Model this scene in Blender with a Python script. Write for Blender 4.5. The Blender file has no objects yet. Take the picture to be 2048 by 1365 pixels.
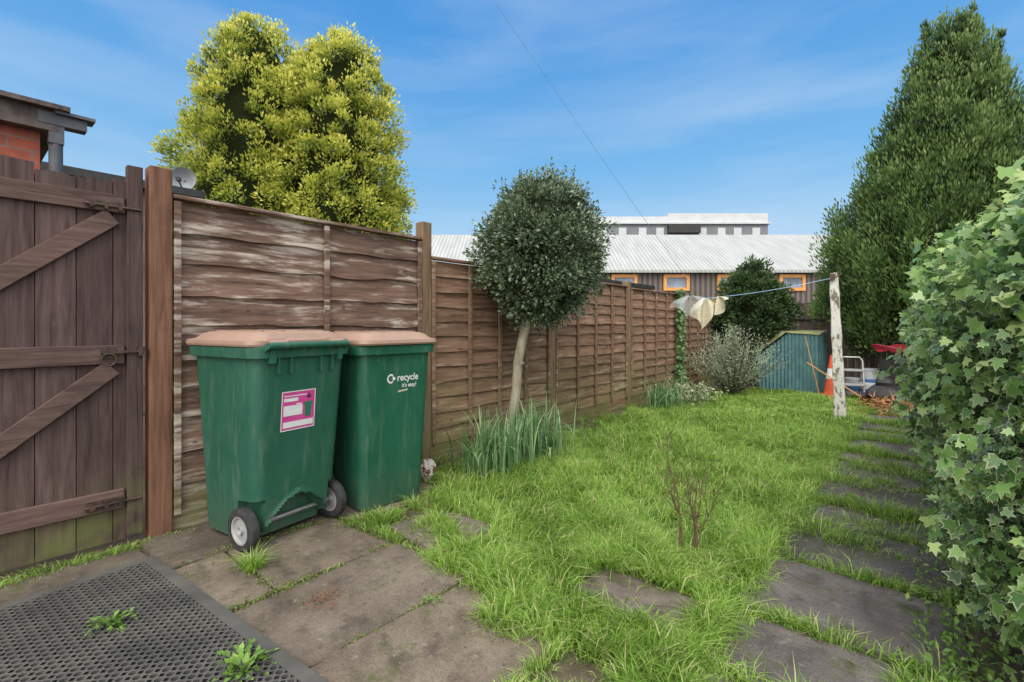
import bpy, math, random
import numpy as np
from mathutils import Vector, Matrix, noise as mnoise
random.seed(7); rng=np.random.default_rng(11)
scene=bpy.context.scene
COL=scene.collection

# ---------------------------------------------------------------- materials
def newmat(name):
    m=bpy.data.materials.new(name); m.use_nodes=True
    nt=m.node_tree; b=nt.nodes['Principled BSDF']; return m,nt,b
def ramp(nt,fac,cols,pos=None):
    r=nt.nodes.new('ShaderNodeValToRGB'); e=r.color_ramp.elements
    n=len(cols); pos=pos or [0.3+0.4*i/(max(1,n-1)) for i in range(n)]
    while len(e)<n: e.new(0.5)
    for i in range(n):
        e[i].position=pos[i]; e[i].color=(*cols[i],1)
    nt.links.new(fac,r.inputs[0]); return r.outputs[0]
def noise(nt,vec,scale,detail=6,rough=.6,dist=0):
    n=nt.nodes.new('ShaderNodeTexNoise'); n.inputs['Scale'].default_value=scale
    n.inputs['Detail'].default_value=detail; n.inputs['Roughness'].default_value=rough
    n.inputs['Distortion'].default_value=dist
    nt.links.new(vec,n.inputs['Vector']); return n.outputs['Fac']
def mapping(nt,sc=(1,1,1),coord='Object'):
    t=nt.nodes.new('ShaderNodeTexCoord'); m=nt.nodes.new('ShaderNodeMapping')
    m.inputs['Scale'].default_value=sc; nt.links.new(t.outputs[coord],m.inputs[0]); return m.outputs[0]
def mix(nt,fac,a,b,mode='MIX'):
    x=nt.nodes.new('ShaderNodeMix'); x.data_type='RGBA'; x.blend_type=mode
    for s,v in ((x.inputs[0],fac),(x.inputs[6],a),(x.inputs[7],b)):
        if isinstance(v,(int,float)): s.default_value=v
        elif isinstance(v,tuple): s.default_value=(*v,1)
        else: nt.links.new(v,s)
    return x.outputs[2]
def math_(nt,op,a,b=0.0):
    x=nt.nodes.new('ShaderNodeMath'); x.operation=op
    for s,v in ((x.inputs[0],a),(x.inputs[1],b)):
        if isinstance(v,(int,float)): s.default_value=v
        else: nt.links.new(v,s)
    return x.outputs[0]
def attr(nt,name='tint'):
    a=nt.nodes.new('ShaderNodeAttribute'); a.attribute_name=name; return a.outputs['Fac']
def bumpn(nt,b,h,strength=.4,dist=.01):
    n=nt.nodes.new('ShaderNodeBump'); n.inputs['Strength'].default_value=strength
    n.inputs['Distance'].default_value=dist
    nt.links.new(h,n.inputs['Height']); nt.links.new(n.outputs[0],b.inputs['Normal'])
def simple(name,cols,scale=8,rough=.7,bump=.2,bd=.004,sc=(1,1,1),metal=0,pos=None,spec=.4):
    m,nt,b=newmat(name); v=mapping(nt,sc)
    f=noise(nt,v,scale); c=ramp(nt,f,cols,pos); nt.links.new(c,b.inputs['Base Color'])
    b.inputs['Roughness'].default_value=rough; b.inputs['Metallic'].default_value=metal
    b.inputs['Specular IOR Level'].default_value=spec
    if bump: bumpn(nt,b,noise(nt,v,scale*4),bump,bd)
    return m
def wood(name,cols,wear=None,wearcol=(.42,.38,.34),green=None,axis='Y',knots=False):
    m,nt,b=newmat(name)
    s=(14,1.0,14) if axis=='Y' else (14,14,1.0)
    v=mapping(nt,s); g=noise(nt,v,2.6,9,.65,.6)
    c=ramp(nt,g,cols)
    v1=mapping(nt)
    big=noise(nt,v1,2.2,4)
    c=mix(nt,.55,c,ramp(nt,big,[(.45,.45,.45),(1,1,1),(1.0,.95,.9)]),'MULTIPLY')
    t=attr(nt); tt=ramp(nt,t,[(.62,.6,.6),(1.0,.98,.97)],[0,1]); c=mix(nt,.8,c,tt,'MULTIPLY')
    if wear:
        s2=(5,1.0,9) if axis=='Y' else (8,8,.9)
        w=noise(nt,mapping(nt,s2),1.7,10,.72,.3)
        w2=math_(nt,'ADD',math_(nt,'MULTIPLY',w,.75),math_(nt,'MULTIPLY',noise(nt,v1,1.3,3),.35))
        mask=ramp(nt,w2,[(0,0,0),(1,1,1)],[wear,wear+.09])
        fg=math_(nt,'MULTIPLY',mask,ramp(nt,g,[(.35,.35,.35),(.9,.9,.9)],[.35,.55]))
        c=mix(nt,fg,c,wearcol)
    if green:
        sx=nt.nodes.new('ShaderNodeSeparateXYZ'); nt.links.new(v1,sx.inputs[0])
        z=ramp(nt,sx.outputs[2],[(1,1,1),(0,0,0)],[0.02,green])
        gm=math_(nt,'MULTIPLY',z,ramp(nt,noise(nt,v1,5,6),[(0,0,0),(.85,.85,.85)],[.38,.62]))
        c=mix(nt,gm,c,(.13,.15,.045))
    if knots:
        vo=nt.nodes.new('ShaderNodeTexVoronoi'); vo.inputs['Scale'].default_value=1.0
        nt.links.new(mapping(nt,(.01,4,7.0)),vo.inputs['Vector'])
        k=ramp(nt,vo.outputs['Distance'],[(1,1,1),(0,0,0)],[.05,.09])
        c=mix(nt,math_(nt,'MULTIPLY',k,.75),c,(.03,.015,.01))
    nt.links.new(c,b.inputs['Base Color']); b.inputs['Roughness'].default_value=.82
    b.inputs['Specular IOR Level'].default_value=.25
    bumpn(nt,b,g,.5,.006)
    return m
def foliage(name,cols,pos,trans=.3,rough=.55,uvedge=None,spec=.4):
    m,nt,b=newmat(name)
    t=attr(nt); c=ramp(nt,t,cols,pos)
    if uvedge:
        uv=nt.nodes.new('ShaderNodeUVMap'); uv.uv_map='leaf'
        sx=nt.nodes.new('ShaderNodeSeparateXYZ'); nt.links.new(uv.outputs[0],sx.inputs[0])
        e=ramp(nt,sx.outputs[0],[(0,0,0),(1,1,1)],[uvedge[0],uvedge[1]])
        amt=math_(nt,'MULTIPLY',e,sx.outputs[1])
        c=mix(nt,amt,c,uvedge[2])
    nt.links.new(c,b.inputs['Base Color']); b.inputs['Roughness'].default_value=rough
    b.inputs['Specular IOR Level'].default_value=spec
    tr=nt.nodes.new('ShaderNodeBsdfTranslucent'); nt.links.new(c,tr.inputs[0])
    mx=nt.nodes.new('ShaderNodeMixShader'); mx.inputs[0].default_value=trans
    nt.links.new(b.outputs[0],mx.inputs[1]); nt.links.new(tr.outputs[0],mx.inputs[2])
    nt.links.new(mx.outputs[0],nt.nodes['Material Output'].inputs[0])
    return m

# ---------------------------------------------------------------- mesh helpers
class MB:
    def __init__(s): s.v=[];s.f=[];s.t=[];s.sm=[]
    def add(s,vs,fs,tint=None,smooth=False):
        o=len(s.v); tint=random.random() if tint is None else tint
        s.v+= [tuple(v) for v in vs]; s.f+=[tuple(i+o for i in f) for f in fs]
        s.t+=[tint]*len(vs); s.sm+=[smooth]*len(fs); return s
    def box(s,c,size,rot=None,tint=None,taper=1.0):
        hx,hy,hz=[k/2 for k in size]; vs=[]
        for z in (-1,1):
            k=taper if z>0 else 1
            for x,y in ((-1,-1),(1,-1),(1,1),(-1,1)): vs.append(Vector((x*hx*k,y*hy*k,z*hz)))
        if rot is not None: vs=[rot@v for v in vs]
        vs=[v+Vector(c) for v in vs]
        return s.add(vs,[(3,2,1,0),(4,5,6,7),(0,1,5,4),(1,2,6,5),(2,3,7,6),(3,0,4,7)],tint)
    def bar(s,p0,p1,w,h,up=(0,0,1),tint=None):
        p0=Vector(p0);p1=Vector(p1); d=(p1-p0); L=d.length; d.normalize()
        u=Vector(up); sd=d.cross(u).normalized(); u=sd.cross(d)
        R=Matrix((sd,u,d)).transposed()
        return s.box((p0+p1)/2,(w,h,L),R,tint)
    def tube(s,pts,rad,n=8,tint=None,cap=True):
        pts=[Vector(p) for p in pts]; rad=rad if isinstance(rad,(list,tuple)) else [rad]*len(pts)
        vs=[];fs=[]; 
        for i,p in enumerate(pts):
            d=(pts[min(i+1,len(pts)-1)]-pts[max(i-1,0)]).normalized()
            a=Vector((0,0,1)) if abs(d.z)<.9 else Vector((1,0,0))
            u=d.cross(a).normalized(); w=d.cross(u)
            for k in range(n):
                an=2*math.pi*k/n; vs.append(p+(u*math.cos(an)+w*math.sin(an))*rad[i])
        for i in range(len(pts)-1):
            for k in range(n):
                a=i*n+k;b=i*n+(k+1)%n; fs.append((a,b,b+n,a+n))
        if cap: fs.append(tuple(range(n))[::-1]); fs.append(tuple(range((len(pts)-1)*n,len(pts)*n)))
        return s.add(vs,fs,tint,True)
    def loft(s,rings,cap0=True,cap1=True,tint=None,smooth=True):
        n=len(rings[0]); vs=[p for r in rings for p in r]; fs=[]
        for i in range(len(rings)-1):
            for k in range(n):
                a=i*n+k;b=i*n+(k+1)%n; fs.append((a,b,b+n,a+n))
        if cap0: fs.append(tuple(range(n))[::-1])
        if cap1: fs.append(tuple(range((len(rings)-1)*n,len(rings)*n)))
        return s.add(vs,fs,tint,smooth)
    def obj(s,name,mat,parent=None,origin=None,bevel=0,label=None):
        me=bpy.data.meshes.new(name)
        o=Vector(origin) if origin is not None else Vector((0,0,0))
        me.from_pydata([tuple(Vector(v)-o) for v in s.v],[],s.f)
        me.materials.append(mat)
        a=me.attributes.new('tint','FLOAT','POINT'); a.data.foreach_set('value',s.t)
        me.polygons.foreach_set('use_smooth',s.sm); me.update()
        ob=bpy.data.objects.new(name,me); COL.objects.link(ob)
        if parent: ob.parent=parent
        elif origin is not None: ob.location=o
        if any(s.sm):
            md=ob.modifiers.new('es','EDGE_SPLIT'); md.split_angle=math.radians(40)
        if bevel:
            md=ob.modifiers.new('bv','BEVEL'); md.width=bevel; md.segments=2
        if label: ob['label']=label
        return ob
def root(name,loc,label,cat,rot=0,group=None):
    e=bpy.data.objects.new(name,None); e.empty_display_size=.1; e.location=loc
    e.rotation_euler=(0,0,math.radians(rot)); COL.objects.link(e)
    e['label']=label; e['category']=cat
    if group: e['group']=group
    return e
def tag(ob,label,cat,group=None,kind=None):
    ob['label']=label; ob['category']=cat
    if group: ob['group']=group
    if kind: ob['kind']=kind
    return ob
def fast(name,V,T,tint,mat,parent=None,uv=None,origin=(0,0,0)):
    V=np.asarray(V,dtype=np.float32)-np.array(origin,dtype=np.float32); T=np.asarray(T,dtype=np.int32)
    me=bpy.data.meshes.new(name); me.vertices.add(len(V)); me.vertices.foreach_set('co',V.ravel())
    me.loops.add(T.size); me.loops.foreach_set('vertex_index',T.ravel())
    me.polygons.add(len(T)); me.polygons.foreach_set('loop_start',np.arange(0,T.size,3,dtype=np.int32))
    me.polygons.foreach_set('loop_total',np.full(len(T),3,dtype=np.int32))
    a=me.attributes.new('tint','FLOAT','POINT'); a.data.foreach_set('value',np.asarray(tint,dtype=np.float32))
    if uv is not None:
        u=me.uv_layers.new(name='leaf'); u.data.foreach_set('uv',np.asarray(uv,dtype=np.float32)[T.ravel()].ravel())
    me.update(calc_edges=True); me.materials.append(mat)
    ob=bpy.data.objects.new(name,me); COL.objects.link(ob)
    if parent: ob.parent=parent
    else: ob.location=origin
    return ob
def nrm(a): return a/np.maximum(1e-9,np.linalg.norm(a,axis=1,keepdims=True))
def rdir(n): return nrm(rng.normal(size=(n,3)))
LEAF=(np.array([(0,0,0),(-.28,.45,.10),(0,1,-.05),(.28,.45,.10)]),np.array([(0,2,1),(0,3,2)]),np.array([0,1,1,1.]))
SPRAY=(np.array([(0,0,0),(-.16,.5,.04),(0,1,0),(.16,.5,.04)]),np.array([(0,2,1),(0,3,2)]),np.array([0,1,1,1.]))
iv=[(0,0.12,.0),(0,-.02,0),(.30,-.12,.03),(.55,.08,-.04),(.30,.28,.03),(.46,.62,-.05),(.20,.58,.02),(0,1.0,-.10),(-.20,.58,.02),(-.46,.62,-.05),(-.30,.28,.03),(-.55,.08,-.04),(-.30,-.12,.03)]
IVY=(np.array(iv)+np.array([0,.05,0]),np.array([(0,i,i+1 if i<12 else 1) for i in range(1,13)]),np.array([0.]+[1.]*12))
def leaves(P,D,N,S,tint,tmpl):
    tv,tt,te=tmpl; k=len(tv); n=len(P)
    D=nrm(D); B=nrm(np.cross(D,N)); N2=np.cross(B,D)
    V=P[:,None,:]+S[:,None,None]*(tv[None,:,0,None]*B[:,None,:]+tv[None,:,1,None]*D[:,None,:]+tv[None,:,2,None]*N2[:,None,:])
    T=tt[None]+ (np.arange(n)*k)[:,None,None]
    return V.reshape(-1,3),T.reshape(-1,3),np.repeat(tint,k),np.tile(te,n),k
def merge(parts):
    V=[];T=[];t=[];o=0
    for v,tr,ti in parts: V.append(v);T.append(tr+o);t.append(ti);o+=len(v)
    return np.concatenate(V),np.concatenate(T),np.concatenate(t)
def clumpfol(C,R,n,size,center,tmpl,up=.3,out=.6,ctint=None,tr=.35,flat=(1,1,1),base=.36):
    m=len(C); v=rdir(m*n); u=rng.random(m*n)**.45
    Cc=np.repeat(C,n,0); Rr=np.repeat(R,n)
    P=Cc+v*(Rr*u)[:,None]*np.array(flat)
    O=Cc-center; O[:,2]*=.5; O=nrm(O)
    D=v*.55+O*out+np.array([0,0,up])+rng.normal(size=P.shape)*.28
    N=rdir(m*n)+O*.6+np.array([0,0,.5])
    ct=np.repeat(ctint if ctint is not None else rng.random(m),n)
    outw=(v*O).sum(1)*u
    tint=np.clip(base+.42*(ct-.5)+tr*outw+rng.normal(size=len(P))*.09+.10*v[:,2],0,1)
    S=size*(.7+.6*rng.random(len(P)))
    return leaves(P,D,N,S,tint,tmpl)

# ---------------------------------------------------------------- camera, light, sky
YAW=40.5
cam=bpy.data.cameras.new('camera'); co=bpy.data.objects.new('camera',cam); COL.objects.link(co)
co.location=(0,0,1.2); co.rotation_euler=(math.radians(90),0,math.radians(YAW))
cam.lens=17.0; cam.sensor_width=36; cam.shift_y=-0.0159; cam.clip_end=2000; cam.clip_start=.05
scene.camera=co
scene.view_settings.view_transform='Standard'; scene.view_settings.look='None'; scene.view_settings.exposure=0
SE,SA=math.radians(49),math.radians(152)
sd=Vector((math.sin(SA)*math.cos(SE),math.cos(SA)*math.cos(SE),math.sin(SE)))
w=bpy.data.worlds.new('World'); scene.world=w; w.use_nodes=True; nt=w.node_tree
bg=nt.nodes['Background']; sky=nt.nodes.new('ShaderNodeTexSky'); sky.sky_type='NISHITA'; sky.sun_disc=False
sky.sun_elevation=SE; sky.sun_rotation=SA; sky.air_density=1.2; sky.dust_density=.6; sky.ozone_density=2.0
BGS=.13
tc=nt.nodes.new('ShaderNodeTexCoord'); mp=nt.nodes.new('ShaderNodeMapping')
sxz=nt.nodes.new('ShaderNodeSeparateXYZ'); nt.links.new(tc.outputs['Generated'],sxz.inputs[0])
k=1/BGS
gr=ramp(nt,sxz.outputs[2],[(.70,.83,.94),(.45,.70,.92),(.19,.50,.88),(.075,.34,.80),(.05,.26,.68)],[0,.13,.30,.52,1])
gr=mix(nt,1.0,gr,(k,k,k),'MULTIPLY')
base=mix(nt,.88,sky.outputs[0],gr)
mp.inputs['Rotation'].default_value=(0,math.radians(7),math.radians(-YAW)); mp.inputs['Scale'].default_value=(1.0,1.0,6.0)
nt.links.new(tc.outputs['Generated'],mp.inputs[0])
cl=noise(nt,mp.outputs[0],1.4,6,.5,.35); cm=ramp(nt,cl,[(0,0,0),(.40,.40,.40)],[.44,.76])
c=mix(nt,cm,base,(.66*k,.79*k,.93*k))
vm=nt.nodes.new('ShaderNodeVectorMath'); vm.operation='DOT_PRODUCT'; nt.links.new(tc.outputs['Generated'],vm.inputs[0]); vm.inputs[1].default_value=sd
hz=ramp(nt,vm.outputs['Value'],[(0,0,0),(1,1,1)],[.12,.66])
c=mix(nt,hz,c,(2.3*k,2.27*k,2.2*k))  # unseen white glow round the sun, added as fill for shaded faces
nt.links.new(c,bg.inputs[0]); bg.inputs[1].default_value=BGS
sl=bpy.data.lights.new('sun','SUN'); sl.energy=2.0; sl.angle=math.radians(30); sl.color=(1,.96,.90)
so=bpy.data.objects.new('sun',sl); COL.objects.link(so)
so.rotation_euler=sd.to_track_quat('Z','Y').to_euler()

# ---------------------------------------------------------------- ground
m,nt,b=newmat('soil'); v=mapping(nt)
c=ramp(nt,noise(nt,v,7,8),[(.055,.043,.03),(.11,.085,.055),(.10,.13,.035)]); nt.links.new(c,b.inputs['Base Color'])
b.inputs['Roughness'].default_value=.95; bumpn(nt,b,noise(nt,v,40,8),.7,.02); SOIL=m
g=MB(); g.add([(-300,-300,-.02),(300,-300,-.02),(300,300,-.02),(-300,300,-.02)],[(0,1,2,3)]); o=g.obj('ground',SOIL); o['kind']='structure'
m,nt,b=newmat('lawn_turf'); v=mapping(nt)
c=ramp(nt,noise(nt,v,5,9,.7),[(.09,.075,.035),(.11,.15,.03),(.15,.24,.035),(.20,.27,.05)]); nt.links.new(c,b.inputs['Base Color'])
b.inputs['Roughness'].default_value=.9; bumpn(nt,b,noise(nt,v,60,8),.8,.02); TURF=m
def ngon(pts,z): 
    g=MB(); g.add([(x,y,z) for x,y in pts],[tuple(range(len(pts)))]); return g
lawn=ngon([(-2.35,2.25),(-1.9,1.75),(-1.1,1.68),(-.64,1.5),(-.64,9.6),(-1.2,9.8),(-2.6,9.3),(-2.9,8.0),(-3.05,6),(-2.9,4.5),(-2.85,2.6)],-.012).obj('lawn',TURF); lawn['kind']='structure'

def slabmat(name,cols,moss=.6,mosscol=(.07,.085,.024)):
    m,nt,b=newmat(name); v=mapping(nt)
    big=noise(nt,v,2.3,7,.65); c=ramp(nt,big,cols)
    sp=noise(nt,v,120,3,.7); c=mix(nt,.6,c,ramp(nt,sp,[(.40,.40,.40),(1.0,1.0,1.0)],[.35,.62]),'MULTIPLY')
    t=attr(nt); c=mix(nt,1,c,ramp(nt,t,[(.66,.66,.68),(1.0,.99,.97)],[0,1]),'MULTIPLY')
    st=noise(nt,v,6,9,.75); c=mix(nt,math_(nt,'MULTIPLY',ramp(nt,st,[(0,0,0),(1,1,1)],[moss-.02,moss+.07]),.8),c,mosscol)
    st2=noise(nt,v,9.0,5,.6); c=mix(nt,math_(nt,'MULTIPLY',ramp(nt,st2,[(1,1,1),(0,0,0)],[.32,.47]),.6),c,(.05,.04,.032))
    li=noise(nt,v,19.0,6,.7); c=mix(nt,math_(nt,'MULTIPLY',ramp(nt,li,[(0,0,0),(1,1,1)],[.60,.68]),.4),c,(.30,.275,.235))
    nt.links.new(c,b.inputs['Base Color']); b.inputs['Roughness'].default_value=.85
    b.inputs['Specular IOR Level'].default_value=.3
    bumpn(nt,b,math_(nt,'ADD',math_(nt,'MULTIPLY',sp,.5),noise(nt,v,25,8,.7)),.6,.007); return m
PATIO=slabmat('patio_stone',[(.105,.083,.063),(.205,.165,.125),(.295,.245,.19)],.57)
PATHM=slabmat('path_stone',[(.085,.077,.073),(.15,.133,.124),(.225,.203,.188)],.56)
PEB=slabmat('pebble_stone',[(.10,.078,.068),(.20,.162,.14),(.31,.26,.235)],.54)
def slab(g,x0,x1,y0,y1,z=.008,tilt=.006,tint=None,sub=9):
    n=sub; top=[];  ph=random.random()*50; ax=random.uniform(-tilt,tilt); ay=random.uniform(-tilt,tilt)
    ch=random.choice([0,0,1,2,3,4]); cs=random.uniform(.03,.09)
    for i in range(n+1):
        for k in range(n+1):
            fx=i/n; fy=k/n; x=x0+(x1-x0)*fx; y=y0+(y1-y0)*fy
            ed=(i in(0,n)) or (k in(0,n))
            nx=mnoise.noise(Vector((x*6+ph,y*6,0)))*.016; ny=mnoise.noise(Vector((x*6,y*6+ph,5)))*.016
            if ed and (i in(0,n)) and (k in (0,n)):
                if (ch==1 and i==0 and k==0) or (ch==2 and i==n and k==0) or (ch==3 and i==0 and k==n) or (ch==4 and i==n and k==n):
                    x+=cs*(.5-fx)*.8; y+=cs*(.5-fy)*.8
            zz=z+(fx-.5)*ax*2+(fy-.5)*ay*2+mnoise.noise(Vector((x*5,y*5,ph)))*.004-(.006 if ed else 0)
            top.append((x+nx,y+ny,zz))
    fs=[]; q=lambda i,k:i*(n+1)+k
    for i in range(n):
        for k in range(n): fs.append((q(i,k),q(i+1,k),q(i+1,k+1),q(i,k+1)))
    border=[q(i,0) for i in range(n+1)]+[q(n,k) for k in range(1,n+1)]+[q(i,n) for i in range(n-1,-1,-1)]+[q(0,k) for k in range(n-1,0,-1)]
    vs=list(top); o=len(vs); vs+=[(top[i][0],top[i][1],-.04) for i in border]
    nb=len(border)
    for i in range(nb): fs.append((border[i],o+i,o+(i+1)%nb,border[(i+1)%nb]))
    g.add(vs,fs,tint,False)
SL=[]
g=MB()
def ps(x0,x1,y0,y1,**k): SL.append((x0,x1,y0,y1)); slab(g,x0+.007,x1-.007,y0+.007,y1-.007,**k)
xs=[-3.30,-2.80,-2.21,-1.63,-1.03,-.63]
for r,(a,bb) in enumerate(zip(xs[:-1],xs[1:])):
    ye=[1.58,1.58,1.60,1.56,1.22][r]; L=[.9,.62,.86,.82,.6][r]; y=ye
    while y>-1.6:
        ps(a,bb,y-L,y,z=.008+random.uniform(-.004,.005),tint=random.uniform(.3,1) if r else random.uniform(0,.25)); y-=L
ps(-3.28,-2.62,1.59,2.38,z=.008,tint=.3)
patio=g.obj('patio',PATIO); patio['kind']='structure'
g=MB()
for (a,bb,y0,y1) in [(-1.24,-.70,1.76,2.16),(-2.42,-1.86,1.68,2.14)]: ps(a,bb,y0,y1,z=.004,tint=.7,tilt=.01)
o=g.obj('stepping_stone_paving',PEB); o['kind']='structure'
g=MB(); y=1.30
for L in [.42,.44,.60,.62,.44,.60,.60,.45,.6,.6,.6,.6,.6,.6,.6]:
    x0=-.62+random.uniform(-.02,.03); x1=.08+random.uniform(-.03,.05)
    ps(x0,x1,y,y+L,z=.008+random.uniform(-.006,.008),tint=random.random(),tilt=.009); y+=L+.015
    if y>9.6: break
y=1.29
while y>-1: ps(-.62,.08,y-.6,y-.01,z=.008); y-=.61
pth=g.obj('path',PATHM); pth['kind']='structure'

# ---------------------------------------------------------------- fence
FX=-3.33
W_FRONT=wood('weathered_fence_wood',[(.075,.045,.034),(.18,.112,.083),(.265,.175,.135)],wear=.545,wearcol=(.50,.44,.37),green=.5,knots=True)
W_PANEL=wood('fence_wood',[(.11,.065,.042),(.255,.155,.105),(.36,.235,.16)],wear=.585,wearcol=(.45,.37,.28),green=.9,knots=True)
W_RED=wood('red_brown_post_wood',[(.12,.055,.035),(.235,.12,.075),(.31,.17,.11)],axis='Z',wear=.72)
W_POST=wood('post_wood',[(.10,.063,.038),(.23,.155,.095),(.33,.23,.14)],axis='Z',wear=.66,green=.8)
W_GATE=wood('gate_board_wood',[(.048,.031,.030),(.105,.068,.063),(.15,.103,.096)],axis='Z',wear=.67,wearcol=(.25,.20,.18),green=.45)
W_RAIL=wood('gate_rail_wood',[(.062,.038,.034),(.135,.085,.074),(.19,.125,.11)],axis='Y',wear=.63,wearcol=(.30,.25,.22))
W_GREY=wood('back_fence_wood',[(.10,.08,.065),(.21,.17,.14),(.30,.25,.21)],axis='Z',wear=.60,wearcol=(.35,.32,.27))
def slats(y0,y1,z0,z1,n,amp,org):
    g=MB(); sp=(z1-z0)/n; N=34
    for i in range(n):
        zb=z0+i*sp; zt=min(z1,zb+sp+.045); ph=random.random()*99; tn=random.random()
        sl=random.uniform(-.014,.014) if amp>.015 else random.uniform(-.005,.005)
        vs=[];
        for k in range(N+1):
            f=k/N; y=y0+(y1-y0)*f
            wv=mnoise.noise(Vector((y*2.3,ph,0)))*amp*1.3+mnoise.noise(Vector((y*9,ph,3)))*amp*.3+sl*(f-.5)*2
            warp=mnoise.noise(Vector((y*1.2,ph,9)))*.006
            zz=zb+wv if i else zb
            vs+=[(FX+.030+warp,y,zz),(FX+.002,y,zt),(FX+.012+warp,y,zz),(FX-.006,y,zt)]
        fs=[]
        for k in range(N):
            a=4*k; fs+=[(a,a+4,a+5,a+1),(a+2,a+6,a+4,a),(a+3,a+7,a+6,a+2),(a+1,a+5,a+7,a+3)]
        g.add(vs,fs,tn)
    return g
def panel(y0,y1,z0,z1,n,amp,mat,bats,label,grp='overlap fence panels along the lawn',cap=.022,gravel=True):
    r=root('garden_fence',(FX,(y0+y1)/2,0),label,'fence',group=grp); O=r.location
    slats(y0,y1,z0,z1-.02,n,amp,O).obj('slats',mat,r,O)
    for bt in bats:
        yy=y0+(y1-y0)*bt; yy=min(max(yy,y0+.02),y1-.02)
        MB().box((FX+.042,yy,(z0+z1)/2-.012),(.024,.036,z1-z0-.03),tint=.25).obj('batten',mat,r,O,bevel=.003)
    gg=MB(); gg.box((FX+.012,(y0+y1)/2,z1),(.085,y1-y0,cap)); gg.obj('capping_rail',mat,r,O,bevel=.003)
    if gravel: MB().box((FX+.01,(y0+y1)/2,z0/2-.012),(.03,y1-y0,z0+.03)).obj('gravel_board',mat,r,O,bevel=.003)
    return r
def post(y,h,mat,label,w=.1,x=FX,grp='fence posts'):
    g=MB(); g.box((x,y,h/2-.02),(w,w,h+.04)); 
    o=g.obj('fence_post',mat,None,(x,y,0),bevel=.006); tag(o,label,'fence post',grp); return o
posts=[.79,2.71,4.58,6.49,8.34,10.26]
panel(.85,2.655,.10,1.94,10,.024,W_FRONT,[.0,.52,1],'weathered brown waney lap fence panel beside the gate, paint flaking white')
tops=[1.79,1.76,1.735,1.70]
for i in range(4):
    panel(posts[i+1]+.055,posts[i+2]-.055,.14,tops[i],12,.013,W_PANEL,[0,.27,.51,.75,1],
      ['brown overlap fence panel behind the round clipped tree','reddish brown overlap fence panel with vertical battens','brown overlap fence panel beside the ivy clad post','brown overlap fence panel behind the grey leaved bush'][i])
post(.79,2.09,W_RED,'red brown square gate post beside the wooden gate',w=.108)
post(2.71,2.09,W_POST,'tall brown fence post between two panel heights')
for y,h in zip(posts[2:],[1.70,1.83,1.75,1.72]): post(y,h,W_POST,'brown timber fence post between overlap panels')
# gate
G=root('garden_gate',(FX,.2,0),'dark brown ledged and braced wooden gate with ring latch','gate'); O=G.location
y=-.30; i=0; g=MB()
while y<.60:
    wd=min(random.uniform(.13,.15),.64-y); h=2.015+random.uniform(-.02,.02)-(0.0 if y<.2 else .03)
    vs=[];N=9; ph=random.random()*50; sl=random.uniform(-.012,.012)
    for k in range(N+1):
        yy=y+wd*k/N; zt=h+mnoise.noise(Vector((yy*25,ph,0)))*.016+sl*(k/N-.5)
        vs+=[(FX+.0,yy,.03),(FX+.0,yy,zt),(FX-.022,yy,.03),(FX-.022,yy,zt)]
    fs=[]
    for k in range(N):
        a=4*k; fs+=[(a,a+4,a+5,a+1),(a+3,a+7,a+6,a+2),(a+1,a+5,a+7,a+3),(a+2,a+6,a+4,a)]
    fs+=[(0,1,3,2),(4*N+2,4*N+3,4*N+1,4*N)]
    g.add(vs,fs); y+=wd+.004
g.box((FX-.034,.17,1.0),(.012,.92,1.9),tint=0)
g.obj('boards',W_GATE,G,O)
for z,hh in ((1.85,.095),(1.04,.10),(.26,.10)):
    g=MB(); g.box((FX+.013,.17,z),(.026,.92,hh)); g.obj('rail',W_RAIL,G,O,bevel=.004)
MB().box((FX+.012,.675,1.06),(.05,.07,2.02)).obj('stile',W_GATE,G,O,bevel=.004)
for z1,z0 in ((1.78,1.11),(.97,.33)):
    g=MB(); a=Vector((FX+.015,.58,z1)); bq=Vector((FX+.015,-.25,z0-.05)); g.bar(a,bq,.09,.022,up=(1,0,0)); g.obj('brace',W_RAIL,G,O,bevel=.003)
IRON=simple('rusty_black_iron',[(.03,.027,.025),(.08,.055,.045),(.15,.08,.05)],30,.6,.4,.001,metal=.5)
g=MB(); pts=[(FX+.05,.56+.032*math.cos(t),1.015+.032*math.sin(t)) for t in np.linspace(0,2*math.pi,21)]
g.tube(pts,.005,6,cap=False); g.box((FX+.032,.56,1.05),(.008,.06,.06)); g.bar((FX+.045,.53,1.055),(FX+.045,.71,1.055),.014,.012); g.box((FX+.05,.70,1.055),(.03,.03,.05))
g.obj('ring_latch',IRON,G,O)
for z in (1.83,.25):
    g=MB(); g.box((FX+.03,.55,z),(.006,.16,.05)); g.tube([(FX+.043,.46,z),(FX+.043,.70,z)],.007,8)
    for yy in (.49,.55,.61): g.box((FX+.04,yy,z),(.02,.014,.034))
    g.tube([(FX+.043,.5,z),(FX+.07,.5,z-.01)],.005,6); g.obj('bolt',IRON,G,O)

# back fence
bf=root('back_fence',(0,11.5,0),'weathered grey vertical board fence across the garden end','fence'); O=bf.location
g=MB(); x=-3.33
while x<3.4:
    g.box((x+.06,11.5+random.uniform(-.006,.006),.82+random.uniform(-.015,.015)),(.115,.02,1.68)); x+=.121
g.obj('boards',W_GREY,bf,O); MB().box((0,11.47,1.35),(6.7,.04,.08)).obj('rail',W_GREY,bf,O)

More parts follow.
